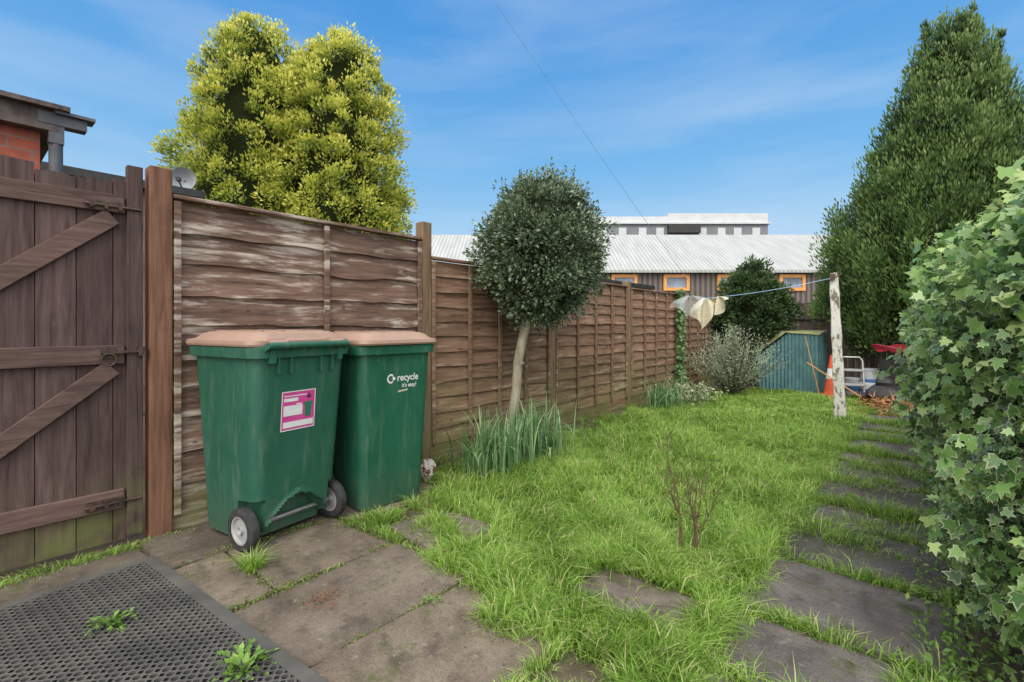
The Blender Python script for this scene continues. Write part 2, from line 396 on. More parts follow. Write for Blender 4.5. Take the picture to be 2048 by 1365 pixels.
# ---------------------------------------------------------------- wheelie bins
def plastic(name,c1,c2,rough=.45,sw=.25):
    m,nt,b=newmat(name); v=mapping(nt)
    c=ramp(nt,noise(nt,v,3,8,.7),[c1,c2]); 
    d=noise(nt,mapping(nt,(9,9,1.2)),2.5,8,.75); c=mix(nt,math_(nt,'MULTIPLY',ramp(nt,d,[(0,0,0),(1,1,1)],[.52,.75]),sw),c,(.32,.33,.27))
    s=nt.nodes.new('ShaderNodeSeparateXYZ'); nt.links.new(v,s.inputs[0])
    dirt=math_(nt,'MULTIPLY',ramp(nt,s.outputs[2],[(1,1,1),(0,0,0)],[.0,.28]),ramp(nt,noise(nt,v,12,7),[(.15,.15,.15),(.8,.8,.8)]))
    c=mix(nt,math_(nt,'MULTIPLY',dirt,.6),c,(.11,.09,.06))
    sc=noise(nt,mapping(nt,(40,40,2.5)),1.5,4,.6,1.5); c=mix(nt,math_(nt,'MULTIPLY',ramp(nt,sc,[(0,0,0),(1,1,1)],[.68,.74]),sw),c,(.35,.38,.33))
    sp=noise(nt,v,55,4,.6); c=mix(nt,math_(nt,'MULTIPLY',ramp(nt,sp,[(0,0,0),(1,1,1)],[.66,.70]),.35),c,(.08,.06,.04))
    nt.links.new(c,b.inputs['Base Color'])
    r=ramp(nt,noise(nt,v,6,7),[(rough-.08,)*3,(rough+.2,)*3]); nt.links.new(r,b.inputs['Roughness'])
    bumpn(nt,b,noise(nt,v,220,3),.12,.001); return m
GREEN=plastic('green_plastic',(.012,.080,.050),(.020,.108,.068))
GREEN2=plastic('green_plastic_newer',(.008,.080,.045),(.012,.103,.058),.42)
LIDM=plastic('pinkish_brown_plastic',(.27,.17,.125),(.34,.22,.165),.55)
RUB=simple('black_rubber',[(.018,.018,.019),(.045,.045,.046)],20,.75,.2,.001)
RIMM=simple('grey_plastic',[(.26,.26,.26),(.36,.36,.36)],20,.5,.1)
STEEL=simple('galvanised_steel',[(.28,.28,.27),(.48,.48,.47)],20,.4,.1,metal=.7)
WHITE=simple('white_print',[(.58,.58,.58),(.70,.70,.70)],20,.6,0)
PINK=simple('magenta_print',[(.50,.045,.24),(.58,.07,.29)],10,.5,0)
DGREEN=simple('dark_green_print',[(.02,.14,.08),(.03,.18,.1)],10,.4,0)
BLACK=simple('black_matt',[(.015,.015,.016),(.04,.04,.042)],10,.6,.1)
def rr(x0,x1,hy,r,z,nc=6,ns=26):
    pts=[]
    cs=[(x1-r,hy-r,0),(x0+r,hy-r,90),(x0+r,-hy+r,180),(x1-r,-hy+r,270)]
    for i,(cx,cy,a0) in enumerate(cs):
        for k in range(nc+1):
            a=math.radians(a0+90*k/nc); pts.append(Vector((cx+r*math.cos(a),cy+r*math.sin(a),z)))
        nx_=cs[(i+1)%4]; a=math.radians(nx_[2]); q=Vector((nx_[0]+r*math.cos(a),nx_[1]+r*math.sin(a),z)); p=pts[-1].copy()
        for k in range(1,ns): pts.append(p.lerp(q,k/ns))
    return pts
def bodyx(z,side):
    f=z/.95; return (.20+.075*f) if side>0 else -(.265+.06*f)
def make_bin(loc,rot,label,green,sc,lidrot=0):
    r=root('wheelie_bin',loc,label,'wheelie bin',rot=rot,group='wheelie bins against the fence'); r.scale=sc
    g=MB(); rings=[]
    for i in range(77):
        z=.03+.92*i/76
        ring=rr(bodyx(z,-1),bodyx(z,1),.235+.037*z/.95,.055,z)
        for p in ring:
            if p.x>.08:
                az=.215-(p.y/.19)**2*.15 if abs(p.y)<.19 else -1
                if p.z<az: 
                    p.x-=.075*min(1,(az-p.z)/.012)
                elif p.z<az+.022 and az>0: p.x+=.010
                if abs(p.y)>.195 and p.z<.235 and p.x>.06:
                    p.x=min(p.x,.07)
        rings.append(ring)
    g.loft(rings,True,False)
    R=[rr(-.325,.275,.272,.055,.93),rr(-.352,.30,.293,.06,.935),rr(-.355,.302,.296,.06,.985),rr(-.33,.28,.275,.05,.992),rr(-.31,.26,.255,.05,.90)]
    g.loft(R,False,True)
    for yy in (-.16,-.09,.09,.16): g.box((.283,yy,.90),(.022,.012,.09))
    for yy in (-.2,.2): g.box((.285,yy,.945),(.05,.03,.07))
    g.obj('body',green,r)
    g=MB()
    R=[rr(-.372,.285,.300,.06,.990),rr(-.378,.288,.304,.06,1.0),rr(-.372,.285,.300,.06,1.018),rr(-.345,.26,.272,.07,1.026),rr(-.315,.24,.245,.07,1.052),rr(-.29,.22,.225,.07,1.060),rr(-.15,.12,.12,.05,1.066)]
    g.loft(R,True,True)
    for yy in (-.18,-.06,.06,.18): g.box((-.03,yy,1.062),(.42,.018,.012))
    for yy in (-.17,.17): g.tube([(.295,yy-.045,1.0),(.295,yy+.045,1.0)],.024,14); g.box((.25,yy,1.012),(.10,.085,.028))
    ld=g.obj('lid',LIDM,r,bevel=.003); ld.rotation_euler=(0,0,math.radians(lidrot))
    g=MB(); g.tube([(.325,-.24,.995),(.325,.24,.995)],.016,14)
    for yy in (-.235,-.105,0,.105,.235): g.bar((.28,yy,.97),(.325,yy,.995),.016,.03)
    g.obj('handle',green,r)
    g=MB(); g.tube([(.155,-.27,.105),(.155,.27,.105)],.011,12); g.obj('axle',STEEL,r)
    for sgn in (-1,1):
        cx=.155; cy=sgn*.262
        g=MB(); prof=[(.075,-.026),(.098,-.027),(.112,-.017),(.115,0),(.112,.017),(.098,.027),(.075,.026)]
        rings=[[Vector((cx+a*math.cos(t),cy+bq,.105+a*.92*math.sin(t))) for t in np.linspace(0,2*math.pi,33)[:-1]] for a,bq in prof]
        g.loft(rings,False,False); wl=g.obj('wheel',RUB,r)
        g=MB()
        prof=[(.0,-.010),(.02,-.024),(.022,-.012),(.06,-.010),(.066,-.022),(.075,-.022),(.075,.022),(.066,.022),(.06,.010),(.022,.012),(.02,.024),(0,.010)]
        rings=[[Vector((cx+max(a,.001)*math.cos(t),cy+bq,.105+max(a,.001)*.92*math.sin(t))) for t in np.linspace(0,2*math.pi,33)[:-1]] for a,bq in prof]
        g.loft(rings,False,False)
        g.obj('rim',RIMM,wl)
    return r
B1=make_bin((-2.935,1.265,.006),9,'green wheelie bin with pinkish brown lid and magenta label, wheels outward',GREEN,(1.06,1.05,1.09))
B2=make_bin((-2.965,1.955,-.018),180-3,'green wheelie bin with brown lid and white recycle lettering',GREEN2,(1,1,1.10),lidrot=1.5)
def flat(g,pts,side,z,off):
    vs=[(bodyx(z+p[1],side)+side*off, p[0]*side, z+p[1]) for p in pts]
    g.add(vs,[tuple(range(len(pts)))])
def rect(a,b_,c_,d_): return [(a-.03,c_),(b_-.03,c_),(b_-.03,d_),(a-.03,d_)]
z=.665; e=.0030
lab=MB(); flat(lab,rect(-.095,.105,-.105,.095),1,z,.0015); L=lab.obj('label_sticker',PINK,B1); L['label']='magenta information sticker with white border and bin picture'
g=MB()
for rc in [rect(-.095,.105,.090,.095),rect(-.095,.105,-.105,-.100),rect(-.095,-.090,-.1,.09),rect(.1,.105,-.1,.09),
           rect(-.082,.0,.042,.060),rect(-.082,.028,-.030,.022),rect(-.082,.095,-.090,-.060),rect(-.082,.05,.068,.073),rect(-.01,.02,.0225,.030)]: flat(g,rc,1,z,e)
g.obj('sticker_printing',WHITE,L)
g=MB(); flat(g,[(.015,-.045),(.048,-.045),(.055,.021),(.060,.022),(.060,.032),(.006,.032),(.006,.022),(.011,.021)],1,z,e)
g.obj('sticker_bin_picture',DGREEN,L)
g=MB(); flat(g,[(.02,.055),(.035,.083),(.038,.06),(.055,.068),(.04,.05)],1,z,.0045)
g.obj('sticker_emblem',BLACK,L)
def textmesh(txt,size):
    cu=bpy.data.curves.new('t','FONT'); cu.body=txt; cu.size=size; cu.offset=size*.018
    ob=bpy.data.objects.new('t',cu); COL.objects.link(ob); bpy.context.view_layer.update()
    me=bpy.data.meshes.new_from_object(ob.evaluated_get(bpy.context.evaluated_depsgraph_get()))
    vs=[(v.co.x,v.co.y) for v in me.vertices]; fs=[tuple(p.vertices) for p in me.polygons]
    bpy.data.objects.remove(ob); return vs,fs
TX=-.055; TZ=-.015
g=MB()
for txt,sz,tx,tz in (('recycle',.058,.052,.785),("it's easy!",.034,.090,.745)):
    vs,fs=textmesh(txt,sz); g.add([(bodyx(tz+TZ+b_,-1)-.0015,-(TX+tx+a),tz+TZ+b_) for a,b_ in vs],fs)
# round arrow mark: open ring with an arrow head entering from its open side
A=np.linspace(math.radians(50),math.radians(310),26); ri,ro=.018,.028; mx,my=.004,.801
vs=[]
for t in A: vs+=[(mx+ri*math.cos(t),my+ri*math.sin(t)),(mx+ro*math.cos(t),my+ro*math.sin(t))]
P_=lambda vs:[(bodyx(b_+TZ,-1)-.0015,-(a+TX),b_+TZ) for a,b_ in vs]
g.add(P_(vs),[(2*i,2*i+1,2*i+3,2*i+2) for i in range(len(A)-1)])
g.add(P_([(.018,.817),(.043,.801),(.018,.785)]),[(0,1,2)])
g.obj('recycle_lettering',WHITE,B2)
TAN=simple('faded_sticker',[(.35,.33,.2),(.5,.46,.3)],60,.7,0)
g=MB(); g.add(P_([(.06,.715),(.135,.722),(.138,.733),(.063,.727)]),[(0,1,2,3)]); g.obj('faded_sticker',TAN,B2)

# ---------------------------------------------------------------- rubber mat
mt,nt,b=newmat('rubber_mat'); v=mapping(nt)
c=ramp(nt,noise(nt,v,4,8),[(.04,.041,.04),(.105,.10,.09)]); nt.links.new(c,b.inputs['Base Color']); b.inputs['Roughness'].default_value=.75
bumpn(nt,b,noise(nt,v,80,4),.3,.002)
r=root('rubber_mat',(-2.98,.68,.020),'black perforated rubber doormat lying on the patio','mat',rot=5)
px=.036; W_,L_=1.42,1.5; K=8
nx=int(W_/px); ny=int(L_/px)
allv=[];allf=[]
base8=[(math.cos(2*math.pi*(k+.5)/K),math.sin(2*math.pi*(k+.5)/K)) for k in range(K)]
def cell(cx,cy):
    o=len(allv)
    for z,rad in ((0.012,.42*px),(0.012,.335*px),(0.0,.335*px)):
        for a,bq in base8:
            if rad>.4*px:
                s_=.5*px/max(abs(a),abs(bq)); allv.append((cx+a*s_,cy+bq*s_,z))
            else: allv.append((cx+a*rad,cy+bq*rad,z))
    for k in range(K):
        k2=(k+1)%K
        allf.append((o+k,o+k2,o+K+k2,o+K+k)); allf.append((o+K+k,o+K+k2,o+2*K+k2,o+2*K+k))
for i in range(nx):
    for j in range(ny): cell(.05+px*(i+.5),-(.05+px*(j+.5)))
g=MB(); g.add(allv,allf,.5)
X1=.05+nx*px; Y1=.05+ny*px
g.box((X1/2+.025,-.024,.006),(X1+.05,.05,.013)); g.box((X1/2+.025,-Y1-.024,.006),(X1+.05,.05,.013))
g.box((.024,-Y1/2-.0,.006),(.05,Y1-.05,.0125)); g.box((X1+.026,-Y1/2,.006),(.05,Y1-.05,.0125))
g.obj('mat_grid',mt,r)
MB().box((X1/2+.02,-Y1/2-.02,-.003),(X1-.02,Y1-.02,.003)).obj('mat_backing',simple('dark_brown_under_mat',[(.02,.018,.015),(.06,.052,.04)],20,.9),r)  # very dark brown sheet showing through the mat holes

# ---------------------------------------------------------------- grass
def ngrid(x,y,s,ph=0): 
    return (np.sin(x*s+ph)*np.cos(y*s*1.3+ph*2)+np.sin((x+y)*s*2.1+ph*3)*.5+np.cos((x*1.7-y)*s*3.3+ph)*.35)/1.85
def blades(X,Y,H,Wd,tint,z=.0,lean=.5,dirn=None):
    n=len(X); a=rng.random(n)*2*math.pi
    if dirn is not None: a=dirn+rng.normal(size=n)*.9
    d=np.stack([np.cos(a),np.sin(a)],1)
    fa=rng.random(n)*2*math.pi; s=np.stack([np.cos(fa),np.sin(fa)],1)*Wd[:,None]/2
    le=(rng.random(n)**.8)*lean*H
    B=np.stack([X,Y],1)
    def P(off,zf,q): return np.concatenate([B+d*off[:,None]+q,(z+zf)[:,None]],1)
    V=np.stack([P(le*0,0*H,-s),P(le*0,0*H,s),P(le*.35,H*.6,-s*.8),P(le*.35,H*.6,s*.8),P(le*1.25,H*np.clip(1-.32*le/np.maximum(H,1e-6),.2,1),s*0)],1)
    T=np.array([(0,1,3),(0,3,2),(2,3,4)])[None]+(np.arange(n)*5)[:,None,None]
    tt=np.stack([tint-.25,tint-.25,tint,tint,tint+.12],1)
    return V.reshape(-1,3),T.reshape(-1,3),np.clip(tt.ravel(),0,1)
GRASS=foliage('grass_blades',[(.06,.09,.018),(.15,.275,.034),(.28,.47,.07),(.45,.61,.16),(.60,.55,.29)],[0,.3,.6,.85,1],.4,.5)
def inslab(X,Y,mg):
    r=np.zeros(len(X),bool)
    for a,bq,c_,d in SL: r|=(X>a+mg)&(X<bq-mg)&(Y>c_+mg)&(Y<d-mg)
    return r
YLX=[-3.3,-2.75,-2.6,-2.35,-1.9,-1.6,-1.3,-1.0,-.7,-.6]; YLY=[2.45,2.42,2.10,1.95,1.75,1.63,1.55,1.60,1.45,1.35]
N=400000
Y=1.2+ (rng.random(N)**1.75)*9.2; X=-3.25+rng.random(N)*2.66
edge=ngrid(X,Y,4.5)*.10+ngrid(X,Y,13,.7)*.04
ylim=np.interp(X,YLX,YLY)
xl=np.interp(Y,[2,3,4.5,6,8,9.5,11],[-3.25,-3.05,-3.1,-3.15,-3.1,-2.6,-2.3])
keep=(Y>ylim+edge)&(X<-.56+edge*.9)&(X>xl+edge)&(Y<9.9+edge)
sl_=inslab(X,Y,.03+.04*ngrid(X,Y,12,1)); keep&=~(sl_&(rng.random(N)<.98))
den=np.clip(.62+ngrid(X,Y,2.2,1.)*.65+ngrid(X,Y,7,2.)*.6+ngrid(X,Y,17,.3)*.35,.05,1); keep&=rng.random(N)<den
X=X[keep];Y=Y[keep];den=den[keep]
patch=ngrid(X,Y,1.7,4.); cl_=ngrid(X,Y,9.,1.3)
H=(.028+.058*rng.random(len(X))**1.4)*(1+.45*patch+.4*cl_)*(.8+.6*(Y<4)*np.clip((4-Y)/2,0,1))*(.65+.4*den)
H=np.where(X>-.85,H*1.3,H)
Wd=.0024+.0022*rng.random(len(X))+.0007*Y
tint=.50+.22*ngrid(X,Y,2.6,.5)+.14*ngrid(X,Y,9,2.)+rng.normal(size=len(X))*.14
tint=np.where(rng.random(len(X))<.08,.97,tint)
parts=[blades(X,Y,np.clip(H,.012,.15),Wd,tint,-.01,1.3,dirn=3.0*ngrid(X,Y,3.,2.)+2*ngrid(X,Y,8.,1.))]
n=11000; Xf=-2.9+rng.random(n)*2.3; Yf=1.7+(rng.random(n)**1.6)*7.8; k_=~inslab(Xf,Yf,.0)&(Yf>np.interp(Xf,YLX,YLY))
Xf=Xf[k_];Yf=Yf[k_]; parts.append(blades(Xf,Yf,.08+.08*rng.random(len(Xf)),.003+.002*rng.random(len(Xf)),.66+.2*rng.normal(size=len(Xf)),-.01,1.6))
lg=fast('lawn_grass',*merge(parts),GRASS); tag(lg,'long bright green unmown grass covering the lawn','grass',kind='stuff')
parts=[]
def tuft(x,y,n,sp,h,sx=None,t=.5,lean=1.3):
    sx=sx or sp
    Xa=x+rng.normal(size=n)*sx; Ya=y+rng.normal(size=n)*sp
    Ha=h*(.35+.85*rng.random(n))*np.exp(-((Xa-x)**2/(sx*2.4)**2)-((Ya-y)**2/(sp*2.4)**2))
    parts.append(blades(Xa,Ya,Ha,.0028+.0025*rng.random(n),np.where(rng.random(n)<.12,.95,t+rng.normal(size=n)*.15),-.003,lean,dirn=np.arctan2(Ya-y,Xa-x)))
for a,bq,c_,d in SL:
    if a>-.75 and c_>1.2:
        k=1.0 if c_<7 else .6
        for q in range(11):
            xx=random.uniform(a,bq); 
            if random.random()<.8: tuft(xx,d+.008,int(random.uniform(40,120)*k),random.uniform(.012,.04),random.uniform(.04,.12),random.uniform(.03,.10),t=random.uniform(.4,.65))
for q in range(34):
    tuft(-.60+random.gauss(0,.03),random.uniform(1.4,9.3),random.randint(60,160),random.uniform(.04,.12),random.uniform(.07,.13),random.uniform(.025,.06),t=random.uniform(.42,.65))
for q in range(30):
    tuft(random.uniform(-.62,.10),random.uniform(2.9,9.2),random.randint(40,220),random.uniform(.02,.06),random.uniform(.05,.12),random.uniform(.04,.12),t=random.uniform(.42,.65))
for q in range(34):
    xx=random.uniform(-2.6,-.75); yl=float(np.interp(xx,YLX,YLY))
    tuft(xx,yl+random.uniform(-.14,.06),random.randint(60,200),random.uniform(.02,.06),random.uniform(.06,.13),random.uniform(.03,.07),t=random.uniform(.42,.65))
for q in range(46):
    tuft(-3.20+random.gauss(0,.05),random.uniform(2.4,9.8),random.randint(40,110),.08,random.uniform(.05,.14),.05,t=random.uniform(.35,.55))
for x,y,n,sp,h,sx in [(-.45,3.2,600,.06,.15,.16),(-.2,3.85,700,.05,.13,.2),(-.5,4.35,600,.06,.15,.18),(-.1,4.9,500,.06,.12,.2),(-.45,5.5,600,.07,.14,.2),(-.3,2.18,350,.02,.09,.16),
    (0.0,2.0,400,.07,.11,.05),(.06,1.75,400,.06,.12,.05),(-.62,1.75,400,.16,.11,.03),(-.66,1.45,600,.12,.12,.06),(-.9,1.62,400,.04,.10,.12),(-.3,6.3,500,.06,.12,.2),(-.3,7.3,600,.1,.12,.22),(-.4,8.2,500,.1,.1,.2),
    (-1.35,1.62,800,.06,.13,.18),(-1.55,1.70,600,.06,.13,.1),(-1.05,1.62,400,.04,.1,.1),(-1.8,1.75,400,.05,.11,.12),(-2.50,1.72,420,.08,.11,.04),(-2.3,1.63,200,.02,.07,.1),(-2.62,1.66,260,.1,.07,.04),
    (-2.20,1.1,120,.18,.03,.01),(-2.50,.98,260,.02,.14,.02),(-2.82,.95,120,.12,.035,.015),(-2.78,1.35,90,.12,.03,.012),(-1.63,1.35,70,.04,.04,.012),(-1.02,1.35,260,.12,.08,.02),(-1.0,1.15,260,.05,.08,.03),(-.8,1.25,500,.03,.09,.1),
    (-2.45,1.62,120,.015,.04,.12),(-1.9,1.62,160,.015,.05,.14),(-3.24,.4,900,.35,.05,.025),(-3.2,.0,500,.2,.05,.03),(-1.4,1.56,160,.02,.05,.14),(-2.63,2.3,300,.12,.09,.03),(-2.9,2.42,500,.05,.10,.14),(-.68,1.95,300,.12,.1,.03)]:
    tuft(x,y,n,sp,h,sx,t=random.uniform(.42,.6))
tg=fast('weeds_between_slabs',*merge(parts),GRASS); tag(tg,'grass tufts growing through joints of the paving','grass',kind='stuff')

WEED=foliage('weed_leaf',[(.05,.09,.02),(.15,.28,.05),(.30,.46,.11)],[0,.5,1],.35)
MOSS=foliage('moss_leaf',[(.05,.07,.015),(.12,.17,.03),(.22,.27,.06)],[0,.5,1],.1,.9)
Pm=[]
for a,bq,c_,d in SL:
    if d<.6 : continue
    n=260; side=rng.integers(0,4,n); f=rng.random(n)
    xx=np.where(side==0,a,np.where(side==1,bq,a+(bq-a)*f)); yy=np.where(side==2,c_,np.where(side==3,d,c_+(d-c_)*f))
    kk=ngrid(xx,yy,6.,3.)>-.05; xx=xx[kk]+rng.normal(size=kk.sum())*.014; yy=yy[kk]+rng.normal(size=kk.sum())*.014
    Pm.append(np.stack([xx,yy,rng.random(len(xx))*.008+.002],1))
P=np.concatenate(Pm); P=np.repeat(P,4,0)+rng.normal(size=(len(P)*4,3))*np.array([.008,.008,.003]); n=len(P)
o=fast('moss',*leaves(P,rdir(n)*np.array([1,1,.7])+np.array([0,0,.4]),np.tile([[0,0,1.]],(n,1))+rng.normal(size=(n,3))*.5,.007+.008*rng.random(n),.5+.2*rng.normal(size=n),LEAF)[:3],MOSS); tag(o,'green moss growing along slab joints','moss',kind='stuff')
def rosette(name,x,y,n,L,label,z=.015,cat='weed',up=.35,grp=None):
    a=rng.random(n)*2*math.pi; u=up+rng.random(n)*.5
    D=np.stack([np.cos(a),np.sin(a),u],1); P=np.tile([[x,y,z]],(n,1))+D*.01; N_=np.tile([[0,0,1.]],(n,1))+rng.normal(size=(n,3))*.15
    parts=[]
    for k in range(6):
        Pk=P+nrm(D)*L*.15*k; parts.append(leaves(Pk,D+rng.normal(size=D.shape)*.45,N_,np.full(n,L*.34)*(1.1-.1*k),.5+rng.normal(size=n)*.18,LEAF)[:3])
        D=D+np.array([0,0,-.12])
    o=fast(name,*merge(parts),WEED,origin=(x,y,z)); tag(o,label,cat,grp); return o
rosette('dandelion_plant',-2.42,.42,14,.09,'pale green dandelion growing through the rubber mat',.03,'weed')
rosette('dandelion_plant',-1.78,.66,20,.12,'bright green dandelion beside the rubber mat',.015,'weed')
rosette('dandelion_plant',-1.60,1.36,7,.04,'tiny green weed in the paving joint')
n=3400; Xa=.11+rng.normal(size=n)*.08; Ya=1.6+rng.random(n)**1.2*6; P=np.stack([Xa,Ya,rng.random(n)*.09],1)
o=fast('ground_cover',*leaves(P,rng.normal(size=(n,3))+np.array([0,0,.6]),np.tile([[0,0,1.]],(n,1))+rng.normal(size=(n,3))*.4,.016+.018*rng.random(n),.5+rng.normal(size=n)*.2,LEAF)[:3],WEED); tag(o,'small leafy weeds along the path edge','weeds',kind='stuff')
CL=simple('dry_clippings',[(.24,.11,.045),(.45,.24,.11)],20,.9,0)
n=1500; Xa=-.28+rng.normal(size=n)*.22; Ya=8.9+rng.normal(size=n)*.45; P=np.stack([Xa,Ya,.01+rng.random(n)*.10],1)
D=rng.normal(size=(n,3)); D[:,2]*=.25
THIN=(SPRAY[0]*np.array([.35,1,1]),SPRAY[1],SPRAY[2])
o=fast('dry_clippings',*leaves(P,D,np.tile([[0,0,1.]],(n,1))+rng.normal(size=(n,3))*.3,.1+.1*rng.random(n),np.full(n,.5),THIN)[:3],CL); tag(o,'reddish brown dry conifer clippings on the path','clippings',kind='stuff')
n=110; P=np.array([-1.98,1.05,.02])+rng.normal(size=(n,3))*np.array([.03,.05,.012])
o=fast('dead_leaves',*leaves(P,rng.normal(size=(n,3))*np.array([1,1,.4]),np.tile([[0,0,1.]],(n,1))+rng.normal(size=(n,3))*.4,.018+.025*rng.random(n),np.full(n,.5),THIN)[:3],simple('dead_leaf',[(.14,.05,.025),(.28,.12,.06)],20,.9,0)); tag(o,'dead reddish leaves lying on the patio','leaves',kind='stuff')
n=700; Xa=-3.2+rng.random(n)*3.1; Ya=.3+rng.random(n)*2.6; P=np.stack([Xa,Ya,np.full(n,.016)],1)
o=fast('leaf_litter',*leaves(P,rng.normal(size=(n,3))*np.array([1,1,.05]),np.tile([[0,0,1.]],(n,1))+rng.normal(size=(n,3))*.15,.006+.012*rng.random(n),np.full(n,.5),LEAF)[:3],simple('litter',[(.07,.045,.025),(.25,.16,.08)],3,.9,0)); tag(o,'tiny bits of leaf litter on the paving','litter',kind='stuff')

# ---------------------------------------------------------------- trees
BARK=simple('bark',[(.15,.125,.085),(.28,.245,.18),(.36,.34,.25)],14,.9,.6,.01,(1,1,.35))
DBARK=simple('dark_bark',[(.03,.022,.015),(.09,.065,.045)],14,.9,.6,.02,(1,1,.3))
COREM=simple('painted_inner_shade',[(.010,.014,.005),(.022,.028,.011)],20,1,.3,.02,spec=0)  # near-black colour stands in for shade inside the foliage, on solid filler cores
def lobe(cx,cy,zs,rs,n,jit=.12,lump=.16):
    z=rng.random(n*4)*(zs[-1]-zs[0])+zs[0]; rr_=np.interp(z,zs,rs); k=rng.random(n*4)<(rr_+.15)/(max(rs)+.15)
    z=z[k][:n]; rr_=rr_[k][:n]; n=len(z); th=rng.random(n)*2*math.pi
    l=1+lump*np.sin(th*3+z*1.9)*np.cos(z*2.7+th)+rng.normal(size=n)*jit*.6
    q=rr_*l*(1-.35*rng.random(n)**2)
    return np.stack([cx+q*np.cos(th),cy+q*np.sin(th),z],1)
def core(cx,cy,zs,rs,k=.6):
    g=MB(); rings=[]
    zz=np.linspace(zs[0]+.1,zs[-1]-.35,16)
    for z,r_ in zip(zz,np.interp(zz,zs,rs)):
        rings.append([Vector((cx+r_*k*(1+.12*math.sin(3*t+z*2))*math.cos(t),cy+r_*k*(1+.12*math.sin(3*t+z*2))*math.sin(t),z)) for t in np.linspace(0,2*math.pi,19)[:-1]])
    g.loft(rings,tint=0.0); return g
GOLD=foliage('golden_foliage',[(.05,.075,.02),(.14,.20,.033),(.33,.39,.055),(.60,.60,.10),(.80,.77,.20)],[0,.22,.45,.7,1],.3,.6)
T1=root('golden_conifer_tree',(-9.9,4.7,0),'large yellow green twin topped evergreen tree behind the fence','tree')
O=T1.location; parts=[]
RV=np.array([.7604,.6494])
A_=np.array([-9.9,4.7])-RV*.85; B_=np.array([-9.9,4.7])+RV*.90
zsA=[.7,2.5,3.6,4.6,5.4,6.3,6.9,7.25,7.45]; rsA=[1.5,1.62,1.55,1.38,1.15,.98,.72,.42,.10]
zsB=[.7,2.5,3.6,4.3,5.2,6.0,6.6,6.95,7.15]; rsB=[1.3,1.5,1.42,1.3,1.15,.95,.68,.4,.1]
cg=MB()
for (c_,zs,rs,n) in ((A_,zsA,rsA,820),(B_,zsB,rsB,780)):
    C=lobe(c_[0],c_[1],zs,rs,n)
    ct=np.clip(rng.random(len(C))*.75+.18*((C[:,:2]-np.array([-9.9,4.7]))@RV)/2+.03*(C[:,2]-4)+.2,0,1.3)  # light painted in: clumps paler towards the right and the top
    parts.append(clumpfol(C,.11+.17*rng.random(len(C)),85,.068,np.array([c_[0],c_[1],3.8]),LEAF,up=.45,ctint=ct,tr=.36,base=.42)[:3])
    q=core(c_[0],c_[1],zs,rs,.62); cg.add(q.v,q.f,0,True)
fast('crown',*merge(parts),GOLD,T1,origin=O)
g=MB(); g.tube([(*A_,-.05),(*A_,3),(*A_,6)],[.16,.12,.04],10); g.tube([(*B_,-.05),(*B_,3),(*B_,6)],[.16,.12,.04],10); g.obj('trunk',DBARK,T1,O)
cg.obj('shade_core',COREM,T1,O)  # solid dark filler painting the crown's inner shade, not modelled branches
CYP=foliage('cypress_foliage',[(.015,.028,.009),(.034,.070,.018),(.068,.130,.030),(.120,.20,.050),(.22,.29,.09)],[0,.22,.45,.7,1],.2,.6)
T2=root('cypress_tree',(.32,10.9,0),'tall dark green conical cypress tree by the back fence','tree'); O=T2.location
zs=[.95,1.4,2.2,3.0,4.2,5.2,5.8,6.2]; rs=[1.2,1.72,1.88,1.55,.95,.56,.34,.14]
parts=[]
C=lobe(.32,10.9,zs,rs,1500,.10,.12)
tip=[]
for dx,dy,zt in ((-.25,-.1,6.4),(.22,.1,6.55),(.0,.3,6.2),(-.36,.2,5.8),(.45,-.1,5.9),(.1,-.3,6.25)):
    for k in range(6): tip.append((.32+dx*(1+.06*k),10.9+dy,zt-.15*(6-k)))
tip=np.array(tip)
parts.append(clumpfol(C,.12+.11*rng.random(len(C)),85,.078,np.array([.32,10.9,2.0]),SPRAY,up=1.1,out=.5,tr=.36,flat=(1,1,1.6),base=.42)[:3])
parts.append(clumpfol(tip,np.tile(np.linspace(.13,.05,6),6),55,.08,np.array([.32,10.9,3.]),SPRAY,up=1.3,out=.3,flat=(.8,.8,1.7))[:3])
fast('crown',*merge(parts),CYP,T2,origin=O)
core(.32,10.9,zs,rs,.68).obj('shade_core',COREM,T2,O)  # dark filler core, inner shade put into its colour
MB().tube([(.32,10.9,-.05),(.32,10.9,3),(.32,10.9,6)],[.2,.15,.04],10).obj('trunk',DBARK,T2,O)
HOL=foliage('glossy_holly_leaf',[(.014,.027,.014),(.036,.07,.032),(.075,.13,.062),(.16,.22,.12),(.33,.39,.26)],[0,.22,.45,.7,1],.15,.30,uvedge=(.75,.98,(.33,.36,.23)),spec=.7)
T3=root('round_holly_tree',(-2.98,3.50,0),'small lollipop holly tree with round clipped crown beside the fence','tree'); O=T3.location
cc=np.array([-2.83,3.76,1.92])
n=900; d=rdir(n); q=.58*(1+.08*np.sin(d[:,0]*7+d[:,2]*5)+np.clip(rng.normal(size=n),-1.5,1.5)*.07)*(1-.35*rng.random(n)**2.5)
C=cc+d*q[:,None]*np.stack([1-.2*np.clip(d[:,2],0,1),1-.2*np.clip(d[:,2],0,1),1.12+0*d[:,2]],1)
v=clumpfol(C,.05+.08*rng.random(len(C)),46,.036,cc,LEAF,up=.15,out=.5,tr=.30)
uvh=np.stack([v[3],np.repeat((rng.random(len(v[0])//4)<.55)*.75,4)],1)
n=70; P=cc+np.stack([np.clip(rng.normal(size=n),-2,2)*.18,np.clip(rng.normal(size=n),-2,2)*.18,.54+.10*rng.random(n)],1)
sh=leaves(np.repeat(P,8,0)+np.tile(np.stack([np.zeros(8),np.zeros(8),np.linspace(0,.12,8)],1),(n,1)),rdir(n*8)+np.array([0,0,.8]),rdir(n*8),.026+.01*rng.random(n*8),.5+.2*rng.random(n*8),LEAF)
